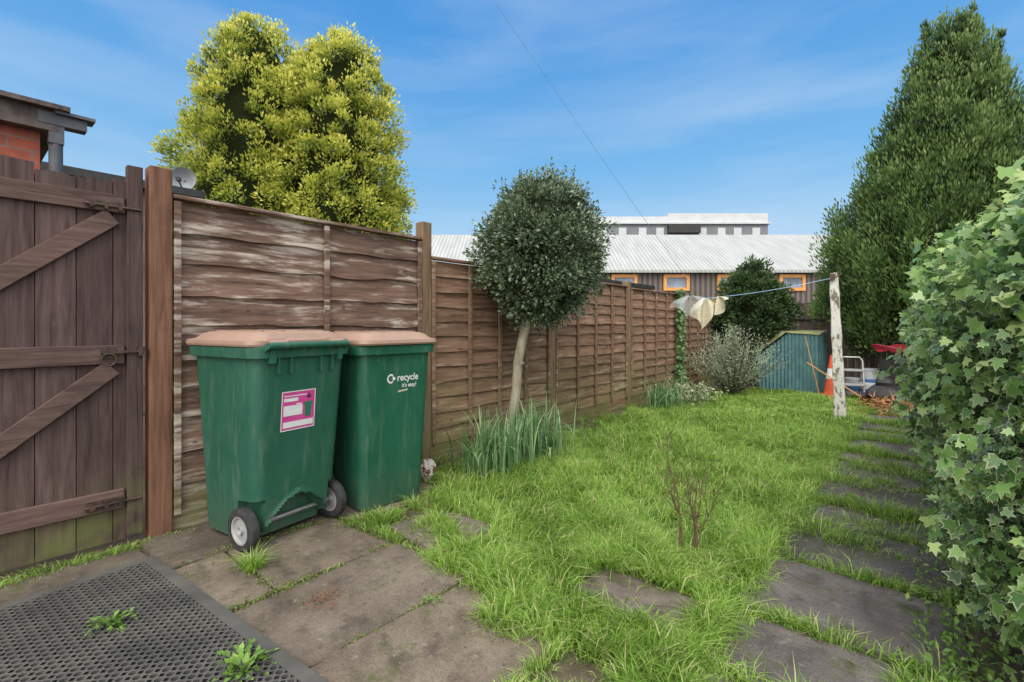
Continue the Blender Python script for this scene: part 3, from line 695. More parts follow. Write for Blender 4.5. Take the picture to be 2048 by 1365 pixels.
n=60; dd=rdir(n); P=cc+dd*(.54+.05*rng.random(n))[:,None]; k7=np.linspace(0,.09,7)
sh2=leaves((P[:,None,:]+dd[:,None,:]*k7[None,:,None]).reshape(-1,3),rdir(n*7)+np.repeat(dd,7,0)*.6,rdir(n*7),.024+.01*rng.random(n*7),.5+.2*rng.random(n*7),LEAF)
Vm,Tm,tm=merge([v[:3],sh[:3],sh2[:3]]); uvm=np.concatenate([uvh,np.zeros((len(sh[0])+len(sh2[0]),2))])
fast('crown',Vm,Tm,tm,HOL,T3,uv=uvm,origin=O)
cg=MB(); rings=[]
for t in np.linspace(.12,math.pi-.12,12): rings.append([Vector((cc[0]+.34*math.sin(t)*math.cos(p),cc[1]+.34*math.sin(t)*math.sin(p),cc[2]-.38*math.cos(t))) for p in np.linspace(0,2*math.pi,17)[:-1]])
cg.loft(rings,tint=0); cg.obj('shade_core',COREM,T3,O)  # dark ball filling the crown, painted as its inner shade
g=MB(); g.tube([(-2.98,3.50,-.05),(-2.985,3.50,.3),(-2.96,3.53,.6),(-2.965,3.56,.85),(-2.93,3.60,1.1),(-2.9,3.66,1.35),(-2.85,3.72,1.7)],[.058,.048,.044,.046,.046,.05,.03],12)
for dx,dy in ((-.25,.1),(.2,.15),(.1,-.25),(-.15,-.2),(.05,.3)): g.tube([(-2.92,3.63,1.2),(-2.90+dx*.5,3.68+dy*.5,1.4),(-2.85+dx*1.4,3.74+dy*1.4,1.65)],[.028,.02,.008],7)
g.tube([(-2.96,3.55,.80),(-2.90,3.56,.84)],[.022,.016],7)
g.obj('trunk',BARK,T3,O)
SHR=foliage('shrub_leaf',[(.016,.028,.010),(.04,.075,.025),(.08,.14,.05),(.16,.22,.09)],[0,.3,.6,1],.2,.45)
def shrub(name,x,y,zc,rx,rz,n,ls,mat,label,cn=200,pointy=0.3,cat='shrub'):
    cc=np.array([x,y,zc]); d=rdir(cn); q=(1+np.clip(rng.normal(size=cn),-2,2)*.10)*(1-.3*rng.random(cn)**2)
    s=1-pointy*np.clip(d[:,2],0,1)
    C=cc+d*q[:,None]*np.stack([rx*s,rx*s,rz+0*s],1)
    v=clumpfol(C,.07+.09*rng.random(cn),n,ls,cc,LEAF,up=.3,tr=.33)
    r=root(name,(x,y,0),label,cat); g=MB(); rings=[]
    for t in np.linspace(.12,math.pi-.12,10): rings.append([Vector((x+rx*.6*math.sin(t)*math.cos(p),y+rx*.6*math.sin(t)*math.sin(p),zc-rz*.65*math.cos(t))) for p in np.linspace(0,2*math.pi,15)[:-1]])
    g.loft(rings,tint=0); g.obj('shade_core',COREM,r,r.location)  # dark filler inside the shrub, painted as shade between the leaves
    fast('crown',*v[:3],mat,r,origin=r.location)
    g=MB()
    for k in range(5): g.tube([(x+random.uniform(-.05,.05),y+random.uniform(-.05,.05),-.05),(x+random.uniform(-.2,.2),y+random.uniform(-.2,.2),max(.3,zc-rz*.4))],[.025,.015],6)
    g.obj('stems',DBARK,r,r.location); return r
shrub('berry_shrub',-2.62,10.45,1.50,.70,.86,70,.06,SHR,'dark green rounded evergreen shrub at the fence corner',300,.35)
shrub('climbing_shrub',-.72,10.9,1.15,.42,.50,60,.05,SHR,'dark evergreen shrub against the back fence',90,.1)
ROS=foliage('grey_green_needle',[(.035,.05,.028),(.13,.17,.10),(.30,.36,.23),(.48,.52,.40)],[0,.35,.65,1],.2,.6)
def rosemary(x,y,n,L,label):
    r=root('rosemary_bush',(x,y,0),label,'bush'); parts=[];g=MB()
    for i in range(n):
        a=random.random()*6.283; e=random.uniform(.25,1.0)**.9; l=L*random.uniform(.7,1.05)
        d0=np.array([math.cos(a)*(1-e)*1.1,math.sin(a)*(1-e)*1.1,e+.15]); d0/=np.linalg.norm(d0)
        K_=34; t=np.linspace(.12,1,K_)
        P=np.array([x,y,.0])+d0*(t*l)[:,None]+np.array([0,0,1])*(t**2*.12*l)[:,None]+rng.normal(size=(K_,3))*.006
        D=rdir(K_)+d0*.9
        parts.append(leaves(P,D,rdir(K_),.04+.02*rng.random(K_),np.clip(.25+.45*t+rng.normal(size=K_)*.13+random.uniform(-.1,.1),0,1),(SPRAY[0]*np.array([.75,1,1]),SPRAY[1],SPRAY[2]))[:3])
        if i%6==0: g.tube([(x,y,-.03),tuple(P[15]),tuple(P[-3])],[.009,.006,.003],5)
    fast('foliage',*merge(parts),ROS,r,origin=r.location); g.obj('stems',DBARK,r,r.location)
rosemary(-2.50,8.70,360,1.02,'grey green spiky rosemary bush in the border')
DAF=foliage('daffodil_leaf',[(.03,.07,.03),(.09,.19,.075),(.20,.34,.15),(.38,.49,.23)],[0,.35,.7,1],.3,.45)
def daff(x,y,n,L,sx,sy,label):
    V=[];T=[];t_=[]; o=0
    for i in range(n):
        bx=x+random.gauss(0,sx); by=y+random.gauss(0,sy); a=random.random()*6.283; l=L*random.uniform(.6,1.1); bend=random.uniform(.1,1.2)**1.2
        if random.random()<.22: bend=2.0
        wd=random.uniform(.005,.009); K_=7; pa=np.array([bx,by,-.01]); el=math.radians(88); da=bend*1.4/K_
        sdv=np.array([-math.sin(a),math.cos(a),0]); tn=random.uniform(.25,.8)
        for k in range(K_+1):
            ww=wd*(1-(k/K_)**3*.95); V+= [pa-sdv*ww,pa+sdv*ww]; t_+=[tn+.03*k-.1,tn+.03*k]
            if k<K_: q=o+2*k; T+=[(q,q+1,q+3),(q,q+3,q+2)]
            pa=pa+np.array([math.cos(a)*math.cos(el),math.sin(a)*math.cos(el),math.sin(el)])*l/K_; el-=da*(.5+k*.25); pa[2]=max(pa[2],.01)
        o+=2*(K_+1)
    ob=fast('daffodil_clump',np.array(V),np.array(T),np.array(t_),DAF,origin=(x,y,0)); tag(ob,label,'plant','daffodil clumps in the border'); return ob
daff(-2.72,2.98,220,.54,.12,.15,'clump of strap leaved daffodils at the foot of the tree')
daff(-2.72,3.50,240,.54,.12,.18,'clump of strap leaved daffodils at the foot of the tree')
daff(-2.90,6.75,150,.48,.09,.22,'clump of daffodil leaves beside the ivy')
VAR=foliage('variegated_leaf',[(.06,.11,.035),(.24,.31,.15),(.5,.52,.34),(.7,.68,.5)],[0,.35,.7,1],.25)
n=1100; P=np.array([-2.72,7.35,.16])+rng.normal(size=(n,3))*np.array([.17,.2,.07]); P[:,2]=np.abs(P[:,2])
o=fast('variegated_plant',*leaves(P,rdir(n)+np.array([0,0,.3]),rdir(n)+np.array([0,0,1]),.04+.02*rng.random(n),np.clip(rng.normal(size=n)*.3+.42,0,1),LEAF)[:3],VAR,origin=(-2.72,7.35,0)); tag(o,'low variegated cream and green plant in the border','plant')
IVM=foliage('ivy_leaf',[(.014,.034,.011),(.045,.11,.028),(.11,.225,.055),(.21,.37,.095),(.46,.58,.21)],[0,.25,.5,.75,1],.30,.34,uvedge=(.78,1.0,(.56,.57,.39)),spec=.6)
n=1700; z=rng.random(n)*1.78+.02; P=np.stack([FX+.075+rng.random(n)*.06,8.30+rng.normal(size=n)*.055*(1+.6*(z<.5)),z],1)
lv=leaves(P,rng.normal(size=(n,3))*.5+np.array([.3,0,-.6]),np.tile([[1.,-.4,.3]],(n,1))+rng.normal(size=(n,3))*.4,.045+.02*rng.random(n),np.clip(.42+rng.normal(size=n)*.2,0,1),IVY)
o=fast('climbing_ivy',*lv[:3],IVM,uv=np.stack([lv[3],np.repeat(rng.random(n)*.5,lv[4])],1),origin=(FX,8.3,0)); tag(o,'green ivy climbing the fence post','ivy')
HS=1.95; HX=.045; HK=.034
def htop(y): return 1.60+.05*math.sin(y*2.3)+.04*math.sin(y*6.1)
def ivyhedge():
    Cs=[]
    for i in range(2800):
        y=HS+4.7*random.random()**1.25; s=random.random(); top=htop(y)
        if s<.66: z=random.random()*top; x=.30-.24*math.sin(min(1,(z+.1)/(top*.72))*math.pi/2)+.26*max(0,z-1.25)
        elif s<.87: z=top-.03*random.random(); x=.16+random.random()*.9; 
        else: y=HS+.1*random.random(); z=random.random()*top; x=.10+random.random()*.8
        x+=HX
        if y<2.6: x+=.10*(2.6-y)/.65
        if y>3: x-=HK*(y-3)
        lump=.095*math.sin(y*4.3+z*3)*math.cos(z*5.1+y*1.7)+random.gauss(0,.045)
        if s<.66: x+=lump
        else: z+=lump
        Cs.append((x,y,z))
    C=np.array(Cs); m=len(C); n=10
    v=rdir(m*n); P=np.repeat(C,n,0)+v*.085*(rng.random(m*n)[:,None]**.5)
    P[:,2]=np.maximum(P[:,2],.02)
    Nn=np.tile([[-1.,-.65,.65]],(m*n,1))+rng.normal(size=(m*n,3))*.75
    topm=np.repeat(C[:,2]>1.45,n); Nn[topm]+=np.array([.4,-.2,.9])
    D=rng.normal(size=(m*n,3))*.65+np.array([-.15,-.1,-.7]); D[topm]+=np.array([0,0,.9])
    ct=np.repeat(rng.random(m),n)
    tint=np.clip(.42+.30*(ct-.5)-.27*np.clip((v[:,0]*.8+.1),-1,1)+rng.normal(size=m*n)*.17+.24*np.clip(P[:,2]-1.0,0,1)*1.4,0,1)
    S=.022+.032*rng.random(m*n)**1.4; S=np.where(topm,S*1.15,S)
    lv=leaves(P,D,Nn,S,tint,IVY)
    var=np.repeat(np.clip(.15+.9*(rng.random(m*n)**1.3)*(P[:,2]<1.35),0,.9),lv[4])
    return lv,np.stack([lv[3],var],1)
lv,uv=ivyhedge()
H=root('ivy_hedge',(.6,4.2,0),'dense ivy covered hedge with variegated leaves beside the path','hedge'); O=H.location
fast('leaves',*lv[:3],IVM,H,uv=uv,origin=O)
g=MB(); rings=[]
for y in np.linspace(HS+.12,6.5,24):
    top=htop(y)-.10
    off=HX+.10*max(0,2.6-y)/.65-(HK*(y-3) if y>3 else 0)
    rings.append([Vector((off+x,y,z*top)) for x,z in ((.46,-.02),(.37,.2),(.26,.45),(.23,.75),(.33,.92),(.5,.98),(.95,1),(1.1,.5),(1.1,-.02))])
g.loft(rings,tint=0.02); g.obj('hedge_shade_core',COREM,H,O)  # dark filler behind the ivy leaves, depth shade painted by its colour
g=MB()
for k in range(120):
    y=HS+.1+random.random()*3; x=.25+.08*random.random()+.10*max(0,2.6-y)/.65; z=random.random()*.6
    g.tube([(x,y,z),(x-.06,y+random.uniform(-.1,.1),z+.12),(x-.02,y+random.uniform(-.2,.2),z+.3)],[.005,.004,.002],5)
g.obj('stems',DBARK,H,O)
BIG=foliage('young_ivy_leaf',[(.12,.24,.06),(.28,.45,.13),(.45,.60,.25)],[0,.5,1],.45,.4)
Ps=[];Ds=[]
for k in range(46):
    y=HS+.05+random.random()*2.8; 
    if k<24: p=np.array([.27+random.random()*.4,y,1.54+random.random()*.06]); dd=np.array([random.uniform(-.5,.2),random.uniform(-.4,.3),1.])
    else: p=np.array([.14+.12*max(0,2.6-y)/.65,y,random.uniform(.5,1.5)]); dd=np.array([-1.,random.uniform(-.6,.2),random.uniform(.1,.9)])
    dd/=np.linalg.norm(dd); L=random.uniform(.08,.24)
    for j in range(7): Ps.append(p+dd*L*j/6+rng.normal(size=3)*.012); Ds.append(dd*.4+rng.normal(size=3)*.6)
for j in range(12): Ps.append(np.array([.27,2.15,1.80])+rng.normal(size=3)*np.array([.05,.08,.05])); Ds.append(rng.normal(size=3))
Ps=np.array(Ps);Ds=np.array(Ds); n=len(Ps)
fast('young_leaves',*leaves(Ps,Ds+np.array([-.3,-.2,.2]),rdir(n)*.5+np.array([-.5,-.7,.6]),.028+.03*rng.random(n),.5+.3*rng.normal(size=n)*.6,IVY)[:3],BIG,H,origin=O)

TW=simple('rose_stem',[(.06,.05,.025),(.13,.095,.05),(.10,.055,.035)],20,.7,.2)
r=root('bare_rose_plant',(-.93,2.49,0),'bare pruned rose bush with thin stems in the lawn','plant'); g=MB(); tips=[]
for a,l,w_ in ((2.6,.38,.005),(3.3,.64,.005),(3.0,.48,.004),(.4,.48,.0045),(.1,.42,.004),(-.5,.40,.004),(1.6,.46,.004),(.9,.38,.0035)):
    p=Vector((-.93+.03*math.cos(a),2.49+.02*math.sin(a),-.01)); pts=[p]; d=Vector((math.cos(a)*.25,math.sin(a)*.25,1)).normalized()
    for k in range(7):
        d=(d+Vector((random.uniform(-.22,.22),random.uniform(-.22,.22),.12))).normalized(); pts.append(pts[-1]+d*l/7)
        if k>1: 
            for _ in range(2):
                e=(d*.6+Vector((random.uniform(-1,1),random.uniform(-1,1),.2))).normalized(); q=pts[-1]+e*random.uniform(.04,.09); g.tube([pts[-1],q,q+Vector((random.uniform(-.01,.01),0,.04))],[.0025,.0018,.0012],5); tips.append(q)
    g.tube(pts,[w_*(1-.09*k) for k in range(8)],6); tips.append(pts[-1]); tips.append(pts[-1])
g.obj('stems',TW,r,r.location)
P=np.array([tuple(t) for t in tips])[::2]; n=len(P)
fast('leaves',*leaves(P,rdir(n)+np.array([0,0,.4]),rdir(n),.014+.012*rng.random(n),.6+.2*rng.random(n),LEAF)[:3],WEED,r,origin=r.location)

# ---------------------------------------------------------------- clothes post & line
WP,nt,b=newmat('flaking_white_paint'); v=mapping(nt,(1,1,.5))
f=ramp(nt,noise(nt,v,16,9,.7),[(.16,.14,.10),(.58,.57,.52)],[.43,.49]); nt.links.new(f,b.inputs['Base Color']); b.inputs['Roughness'].default_value=.8; bumpn(nt,b,noise(nt,v,16,9,.7),.6,.006)
r=root('washing_line_post',(-.82,7.41,0),'old white painted concrete washing line post leaning slightly','post'); O=r.location
g=MB(); rings=[]
for k in range(15):
    z=1.88*k/14-.02; cx=-.82-.035*z; w_=.062-.010*z+.004*math.sin(k*1.7); cy=7.41-.03*z
    rings.append([Vector((cx+sx*w_,cy+sy*w_,z)) for sx,sy in ((-1,-.8),(-.8,-1),(.8,-1),(1,-.8),(1,.8),(.8,1),(-.8,1),(-1,.8))])
g.loft(rings,smooth=False); g.obj('shaft',WP,r,O)
g=MB(); g.tube([(-.88,7.36,1.80),(-.80,7.28,1.83),(-.90,7.27,1.77),(-.96,7.36,1.76)],.008,6); g.box((-.89,7.28,1.80),(.05,.03,.07)); g.obj('hook',IRON,r,O)
BL=simple('pale_blue_plastic_line',[(.30,.50,.80),(.42,.62,.88)],10,.5,0)
g=MB(); A0=Vector((-.83,-1.5,3.22)); A1=Vector((-2.10,6.08,1.52)); A2=Vector((-.90,7.28,1.79)); pts=[]
for k in range(25):
    t=k/24; p=A0.lerp(A1,t); p.z-=.10*math.sin(math.pi*t)*.6; pts.append(p)
for k in range(1,9): 
    t=k/8; p=A1.lerp(A2,t); p.z-=.03*math.sin(math.pi*t); pts.append(p)
g.tube(pts,[.0004+.0021*min(1,i/24)**2 for i in range(len(pts))],5); o=g.obj('washing_line',BL); tag(o,'thin blue washing line strung to the white post','washing line')
CLO=simple('cream_cloth',[(.45,.41,.28),(.62,.57,.43)],6,.9,.2)
m,nt,b=newmat('thin_clear_polythene'); b.inputs['Base Color'].default_value=(.75,.78,.8,1); b.inputs['Roughness'].default_value=.25; b.inputs['Alpha'].default_value=.30; POL=m
def cloth(name,c,hw,h,mat,label,tw,cat):
    K1,K2=22,12; vs=[];fs=[]
    dx,dy=math.cos(tw),math.sin(tw)
    for j in range(K2+1):
        t=j/K2
        for i in range(K1+1):
            s=i/K1*2-1; wd=hw*(.18+.82*math.sin(min(1,t*1.4)*1.57)); 
            fold=.045*math.sin(s*7+tw*3)*(.3+t); z=-h*t*(1-.6*abs(s+.25)**1.1)-.03*math.sin(s*5+1+tw)*t
            vs.append((c[0]+dx*s*wd-dy*fold,c[1]+dy*s*wd+dx*fold,c[2]+z))
    for j in range(K2):
        for i in range(K1): a=j*(K1+1)+i; fs.append((a,a+1,a+K1+2,a+K1+1))
    g=MB(); g.add(vs,fs,.5,False); o=g.obj(name,mat,None,c); tag(o,label,cat); return o
cloth('peg_bag',(-2.07,6.12,1.53),.17,.38,CLO,'cream cloth peg bag drooping from the washing line',.7,'peg bag')
cloth('peg_bag_flap',(-1.95,6.22,1.55),.15,.24,CLO,'cream crumpled cloth hanging on the washing line',-.3,'cloth')
cloth('plastic_bag',(-2.2,5.98,1.56),.24,.24,POL,'clear crumpled plastic bag hanging on the washing line',.55,'plastic bag')

# ---------------------------------------------------------------- back corner items
TEAL=simple('dull_teal_painted_metal',[(.05,.115,.125),(.075,.17,.18),(.10,.215,.22)],5,.6,.2)
YEL=simple('mossy_roof_edge',[(.14,.16,.09),(.26,.27,.13),(.40,.38,.16)],6,.8)
def corrsheet(p0,p1,z0,z1,depth,per):
    p0=Vector((*p0,0));p1=Vector((*p1,0)); L=(p1-p0).length; d=(p1-p0).normalized(); nn=Vector((d.y,-d.x,0)); K_=max(4,int(L/per*6)); vs=[];fs=[]
    for k in range(K_+1):
        t=k/K_; p=p0.lerp(p1,t)+nn*depth*math.sin(t*L/per*2*math.pi)
        a=z1[0]+(z1[1]-z1[0])*t if isinstance(z1,tuple) else z1
        vs+=[(p.x,p.y,z0),(p.x,p.y,a)]
    for k in range(K_): q=2*k; fs.append((q,q+2,q+3,q+1))
    g=MB(); g.add(vs,fs,.5,True); return g
r=root('metal_garden_store',(-1.9,10.3,0),'small teal corrugated metal garden store with slanting lid','shed'); O=r.location
corrsheet((-2.42,10.1),(-1.90,9.95),-.02,(.62,1.05),.012,.07).obj('front_sheet',TEAL,r,O)
corrsheet((-1.89,9.93),(-1.42,9.91),-.02,(1.06,1.03),.012,.06).obj('door',TEAL,r,O)
corrsheet((-1.41,9.92),(-1.41,10.7),-.02,1.03,.01,.07).obj('side_sheet',TEAL,r,O)
g=MB(); g.add([(-1.91,9.90,1.07),(-1.39,9.88,1.04),(-1.39,10.7,1.10),(-2.4,10.7,1.10),(-2.45,10.1,.65)],[(0,1,2,3),(0,3,4)]); g.add([(-1.91,9.90,1.055),(-1.39,9.88,1.02),(-1.39,9.88,1.038),(-1.91,9.90,1.069)],[(0,1,2,3)]); g.obj('roof',YEL,r,O)
ORA=simple('orange_cone_plastic',[(.50,.07,.03),(.62,.11,.04)],10,.5,.1)
r=root('traffic_cone',(-1.20,9.75,0),'dirty orange traffic cone with white band standing by the store','traffic cone'); O=r.location
def cone(z0,z1,mat,name,extra=0):
    g=MB(); f=lambda z:.125-.10*z/.68+extra
    rings=[[Vector((-1.20+f(z)*math.cos(t),9.75+f(z)*math.sin(t),z+.01)) for t in np.linspace(0,6.283,21)[:-1]] for z in np.linspace(z0,z1,5)]
    g.loft(rings); g.obj(name,mat,r,O)
cone(0,.68,ORA,'cone_body'); cone(.28,.45,WHITE,'reflective_band',.003)
MB().box((-1.20,9.75,.003),(.34,.34,.034)).obj('base',ORA,r,O,bevel=.01)
r=root('folding_step_stool',(-.92,9.6,-.01),'small grey metal folding step stool leaning beside tins','step stool',rot=15); g=MB()
for x in (-.16,.16): 
    g.tube([(x,-.15,0),(x,.02,.62)],.013,8); g.tube([(x,.25,0),(x,.03,.6)],.012,8)
g.tube([(-.16,.02,.62),(-.12,.03,.68),(.12,.03,.68),(.16,.02,.62)],.013,8); g.obj('frame',STEEL,r)
for z,yy,d in ((.24,-.08,.2),(.47,.0,.22)): MB().box((0,yy+.04,z),(.31,d,.03)).obj('tread',RIMM,r,bevel=.006)
WT=simple('white_bucket_plastic',[(.42,.44,.46),(.58,.60,.62)],12,.5,.1); BLU=simple('blue_label',[(.05,.12,.3),(.08,.2,.4)],10,.5,0)
for i,(x,y,rad,h) in enumerate([(-.72,9.75,.11,.26),(-.70,10.0,.12,.48),(-.93,10.1,.12,.3)]):
    r=root('paint_tub',(x,y,-.01),'white plastic paint tub with blue label','paint tub',group='paint tubs by the back fence')
    g=MB(); g.loft([[Vector((k*math.cos(t),k*math.sin(t),z)) for t in np.linspace(0,6.283,21)[:-1]] for k,z in ((rad*.9,0),(rad,h-.03),(rad*1.06,h-.028),(rad*1.06,h),(rad*.98,h+.002))]); g.obj('tub',WT,r)
    g=MB(); g.loft([[Vector((k*math.cos(t),k*math.sin(t),z)) for t in np.linspace(0,6.283,21)[:-1]] for k,z in ((rad*.96+.003,h*.3),(rad*.985+.003,h*.65))],False,False); g.obj('label_band',BLU,r)
    g=MB(); g.tube([(rad*1.05*math.cos(t),0,h*.9-.11*math.sin(t)) for t in np.linspace(0,math.pi,9)],.003,5); g.obj('handle',STEEL,r)
RED=simple('red_plastic',[(.32,.02,.04),(.45,.04,.06)],8,.4,.05)
r=root('lawn_mower',(-.46,9.35,0),'black lawn mower parked at the path end','lawn mower',rot=-12)
g=MB(); g.loft([rr(-.2,.2,.24,.08,.08,4,4),rr(-.21,.21,.26,.08,.12,4,4),rr(-.2,.2,.24,.08,.2,4,4),rr(-.13,.13,.16,.06,.27,4,4)]); g.loft([rr(-.1,.1,.1,.05,.262,4,4),rr(-.11,.11,.12,.05,.32,4,4),rr(-.07,.07,.08,.04,.38,4,4)]); g.obj('deck',BLACK,r)
for x in(-.21,.21):
    for y in (-.19,.19):
        g=MB(); g.tube([(x-.02,y,.08),(x+.02,y,.08)],.08,16); g.obj('wheel',RUB,r)
g=MB(); 
for x in (-.17,.17): g.tube([(x,.15,.2),(x,.42,.65),(x*.95,.55,.92)],.011,8)
g.tube([(-.165,.55,.92),(.165,.55,.92)],.013,8); g.obj('handle',BLACK,r)
g=MB(); g.loft([rr(-.17,.17,.10,.05,.42,4,4),rr(-.19,.19,.14,.06,.65,4,4)])
g.v=[(a,bq+.42,c_) for a,bq,c_ in g.v]; g.obj('grass_box',BLACK,r)
g=MB()
for k in range(5): g.tube([(-.44+(.17+.012*k)*math.cos(t),9.66+(.06+.01*k)*math.sin(t),.80+.014*k+.03*math.sin(2*t)) for t in np.linspace(0,6.283,25)],.009,7,cap=False)
o=g.obj('garden_hose',RED,None,(-.44,9.66,.7)); tag(o,'coiled red garden hose hung over the mower handle','hose')
ORW=simple('varnished_handle_wood',[(.4,.2,.07),(.5,.28,.12)],10,.5,0)
g=MB(); g.tube([(-1.55,9.65,.55),(-.75,9.35,.05)],.012,8); g.tube([(-.78,9.36,.05),(-.6,9.28,.05)],[.03,.04],8); o=g.obj('broom',ORW,None,(-1.2,9.5,0)); tag(o,'wooden handled broom leaning by the traffic cone','broom')
g=MB(); g.tube([(-1.6,9.8,1.0),(-1.38,9.75,.0)],.009,8); o=g.obj('garden_cane',ORW,None,(-1.4,9.8,0)); tag(o,'wooden garden cane leaning against the teal store','cane')
g=MB(); rings=[]; sx_,sy_=-2.90,2.40
for k,t in enumerate(np.linspace(.15,2.99,9)): rings.append([Vector((sx_+(.055*math.sin(t)*math.cos(p))*(1+.25*math.sin(3*p+k)),sy_+.06*math.sin(t)*math.sin(p)*(1+.2*math.cos(2*p+k*.7)),.085-.085*math.cos(t)+.012*math.sin(2*p+k))) for p in np.linspace(0,6.283,13)[:-1]])
g.loft(rings,smooth=False); o=g.obj('garden_stone',simple('white_brown_stone',[(.14,.06,.035),(.45,.42,.38),(.55,.53,.50)],16,.8,.5,.01,pos=[.45,.50,.7]),None,(sx_,sy_,0)); tag(o,'white and brown stone behind the green bin','stone')

# ---------------------------------------------------------------- buildings
def camframe(lat,dep,z):
    return Vector((-.6494*dep+.7604*lat,.7604*dep+.6494*lat,z))
RZ=YAW
WH=root('industrial_building',camframe(4,25,0),'long low workshop with pale corrugated roof and orange framed windows','building',rot=RZ)
m,nt,b=newmat('brown_corrugated_cladding'); v=mapping(nt)
wv=nt.nodes.new('ShaderNodeTexWave'); wv.inputs['Scale'].default_value=1.15; wv.bands_direction='X'; nt.links.new(v,wv.inputs[0])
c=ramp(nt,wv.outputs['Fac'],[(.055,.042,.038),(.15,.12,.105)],[.2,.8]); nt.links.new(c,b.inputs['Base Color']); b.inputs['Roughness'].default_value=.6; CLAD=m
m,nt,b=newmat('pale_corrugated_roof'); v=mapping(nt)
wv=nt.nodes.new('ShaderNodeTexWave'); wv.inputs['Scale'].default_value=1.5; wv.bands_direction='X'; nt.links.new(v,wv.inputs[0])
c=ramp(nt,wv.outputs['Fac'],[(.30,.31,.30),(.42,.43,.42)],[.1,.7]); c=mix(nt,.7,c,ramp(nt,noise(nt,mapping(nt,(2,.4,.4)),1.2,8),[(.66,.67,.66),(1,1,1)]),'MULTIPLY')
nt.links.new(c,b.inputs['Base Color']); b.inputs['Roughness'].default_value=.6; ROOF=m
x0,x1=-9.0,17.5
MB().box(((x0+x1)/2,5,1.98),(x1-x0,10,3.96)).obj('wall',CLAD,WH)
g=MB(); g.add([(x0-.2,-.35,3.98),(x1+.2,-.35,3.98),(x1+.2,5,6.78),(x0-.2,5,6.78),(x1+.2,10.3,3.98),(x0-.2,10.3,3.98)],[(0,1,2,3),(3,2,4,5)])
g.add([(x0-.2,-.36,3.86),(x1+.2,-.36,3.86),(x1+.2,-.36,4.0),(x0-.2,-.36,4.0)],[(0,1,2,3)]); g.obj('roof',ROOF,WH)
OR=simple('orange_window_frame',[(.58,.25,.07),(.68,.32,.10)],6,.5,0)
m,nt,b=newmat('window_glass'); v=mapping(nt); c=ramp(nt,noise(nt,v,1.2,3),[(.05,.07,.10),(.25,.30,.38)]); nt.links.new(c,b.inputs['Base Color']); b.inputs['Roughness'].default_value=.15; GLASS=m
for lat in [(px_-1024)/967*25-4 for px_ in (1040,1144,1248,1352,1459,1583)]:
    z=1.2+84*25/967; wd,hh=1.34,.84; fw=.16
    g=MB(); g.box((lat,-.06,z+hh/2-fw/2),(wd,.1,fw)); g.box((lat,-.06,z-hh/2+fw/2),(wd,.1,fw)); g.box((lat-wd/2+fw/2,-.06,z),(fw,.1,hh-2*fw)); g.box((lat+wd/2-fw/2,-.06,z),(fw,.1,hh-2*fw))
    wo=MB().box((lat,-.012,z),(wd-2*fw,.02,hh-2*fw)).obj('window',GLASS,WH); g.obj('frame',OR,wo)
MG=simple('grey_render',[(.14,.155,.17),(.18,.195,.21)],1,.7,0); MW=simple('white_parapet',[(.44,.46,.48),(.52,.54,.56)],1,.7,0)
MD=root('modern_building',camframe(21,60,0),'flat roofed modern grey and white office building','building',rot=RZ)
x0,x1=-10.8,10.7
MB().box((0,6,6.9),(x1-x0,12,13.8)).obj('wall',MG,MD)
MB().box((4.6,6,14.45),(12.4,11.8,1.2)).obj('upper_storey',MW,MD)
MB().box((-6.2,6,14.25),(9.2,11.8,.8)).obj('parapet',MW,MD)
MB().box((0,6,13.76),(x1-x0+.5,12.6,.18)).obj('cornice',MW,MD)
for px_ in (1205,1245,1285,1320,1405,1443,1475,1512): 
    MB().box(((px_-1024)/967*60-21,-.02,12.75),(.95,.08,.95)).obj('window',MW,MD)
MB().box((0.2,-.4,13.0),(3.9,.7,1.0)).obj('balcony',BLACK,MD)
m,nt,b=newmat('red_brick'); t=nt.nodes.new('ShaderNodeTexCoord'); s=nt.nodes.new('ShaderNodeSeparateXYZ'); cb=nt.nodes.new('ShaderNodeCombineXYZ')
nt.links.new(t.outputs['Object'],s.inputs[0]); ad=math_(nt,'ADD',s.outputs[0],s.outputs[1]); nt.links.new(ad,cb.inputs[0]); nt.links.new(s.outputs[2],cb.inputs[1])
br=nt.nodes.new('ShaderNodeTexBrick'); br.inputs['Scale'].default_value=1; br.inputs['Brick Width'].default_value=.225; br.inputs['Row Height'].default_value=.075; br.inputs['Mortar Size'].default_value=.006
br.inputs['Color1'].default_value=(.38,.10,.06,1); br.inputs['Color2'].default_value=(.28,.08,.055,1); br.inputs['Mortar'].default_value=(.22,.15,.12,1); nt.links.new(cb.outputs[0],br.inputs[0])
c=mix(nt,.6,br.outputs[0],ramp(nt,noise(nt,mapping(nt),14,8),[(.6,.6,.6),(1.2,1.1,1.1)]),'MULTIPLY'); nt.links.new(c,b.inputs['Base Color']); b.inputs['Roughness'].default_value=.9; bumpn(nt,b,br.outputs['Fac'],-.5,.01); BRICK=m
r=root('brick_outhouse',(-5.4,-1,0),'red brick outhouse with dark roof edge and gutter','building'); O=r.location
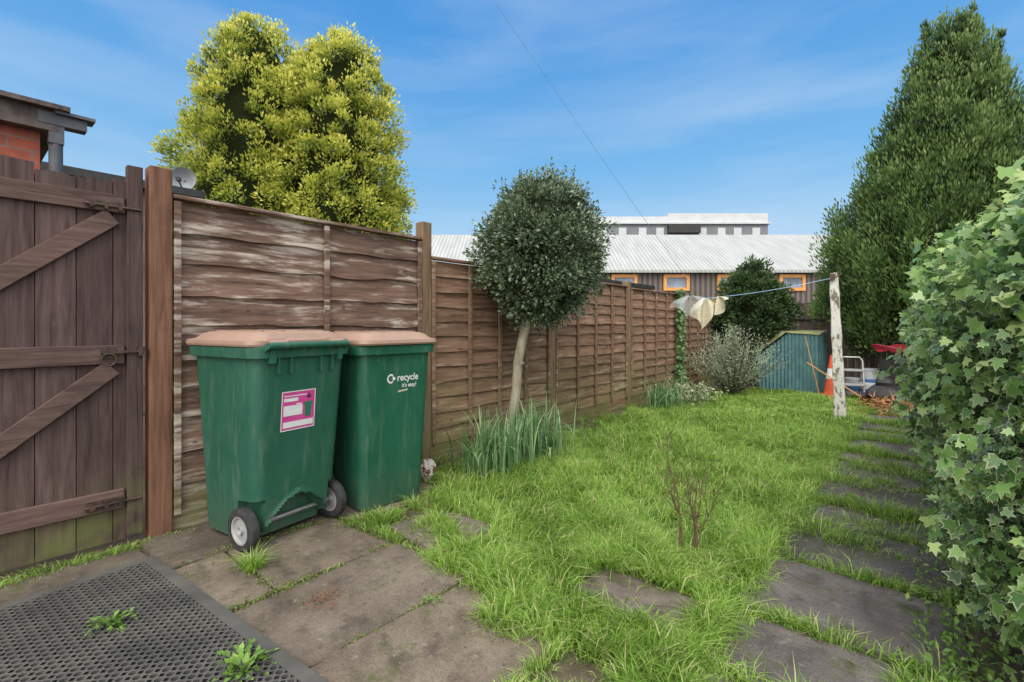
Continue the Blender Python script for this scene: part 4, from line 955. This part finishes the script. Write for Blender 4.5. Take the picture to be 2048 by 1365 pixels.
MB().box((-5.4,-1.02,1.22),(2.0,2.84,2.48)).obj('wall',BRICK,r,O)
SLA=simple('dark_weathered_brown_fascia',[(.045,.035,.032),(.11,.085,.078),(.16,.13,.12)],10,.85,.6,.01)
g=MB(); g.box((-5.36,-1,2.525),(2.1,2.96,.13)); g.box((-5.36,-1.0,2.606),(2.22,3.06,.03)); g.obj('roof',SLA,r,O)
g=MB(); g.box((-4.35,.50,2.54),(.09,.24,.075)); g.box((-4.34,.56,2.582),(.13,.20,.02)); g.box((-4.35,.47,2.45),(.075,.075,.13)); g.tube([(-4.35,.47,2.42),(-4.35,.47,0)],.036,10); g.obj('gutter',simple('dark_grey_gutter',[(.06,.065,.075),(.12,.125,.14)],8,.6,.1),r,O)
r=root('neighbour_shed',(-8.3,1.7,0),'dark flat roofed neighbouring shed behind the fence','shed'); O=r.location
MB().box((-8.8,1.4,1.5),(1.6,1.6,3.0)).obj('wall',W_GREY,r,O); MB().box((-8.75,1.45,3.05),(1.9,1.9,.1)).obj('roof',BLACK,r,O)
r=root('satellite_dish',(-8.05,2.22,3.06),'grey satellite dish on the neighbouring shed roof','satellite dish',rot=-30); g=MB()
rings=[[Vector((.10*q*q,.165*q*math.cos(t),.20+.165*q*math.sin(t))) for t in np.linspace(0,6.283,25)[:-1]] for q in (.02,.3,.6,.85,1)]
g.loft(rings,True,False); g.obj('reflector',simple('grey_dish',[(.18,.20,.21),(.27,.29,.31)],8,.6,0),r)
g=MB(); g.tube([(-.05,0,-.05),(-.05,0,.15),(0,0,.2)],.02,8); g.tube([(.0,0,.02),(.28,0,.12)],.01,6); g.box((.29,0,.14),(.07,.05,.05)); g.obj('mount_arm',BLACK,r)
r=root('neighbour_lean_to',(-4.6,7.2,0),'low dark flat roof just behind the fence','shed'); O=r.location
MB().box((-4.7,7.3,.93),(1.3,2.6,1.86)).obj('wall',W_GREY,r,O); MB().box((-4.65,7.3,1.90),(1.5,2.9,.07)).obj('roof',BLACK,r,O)
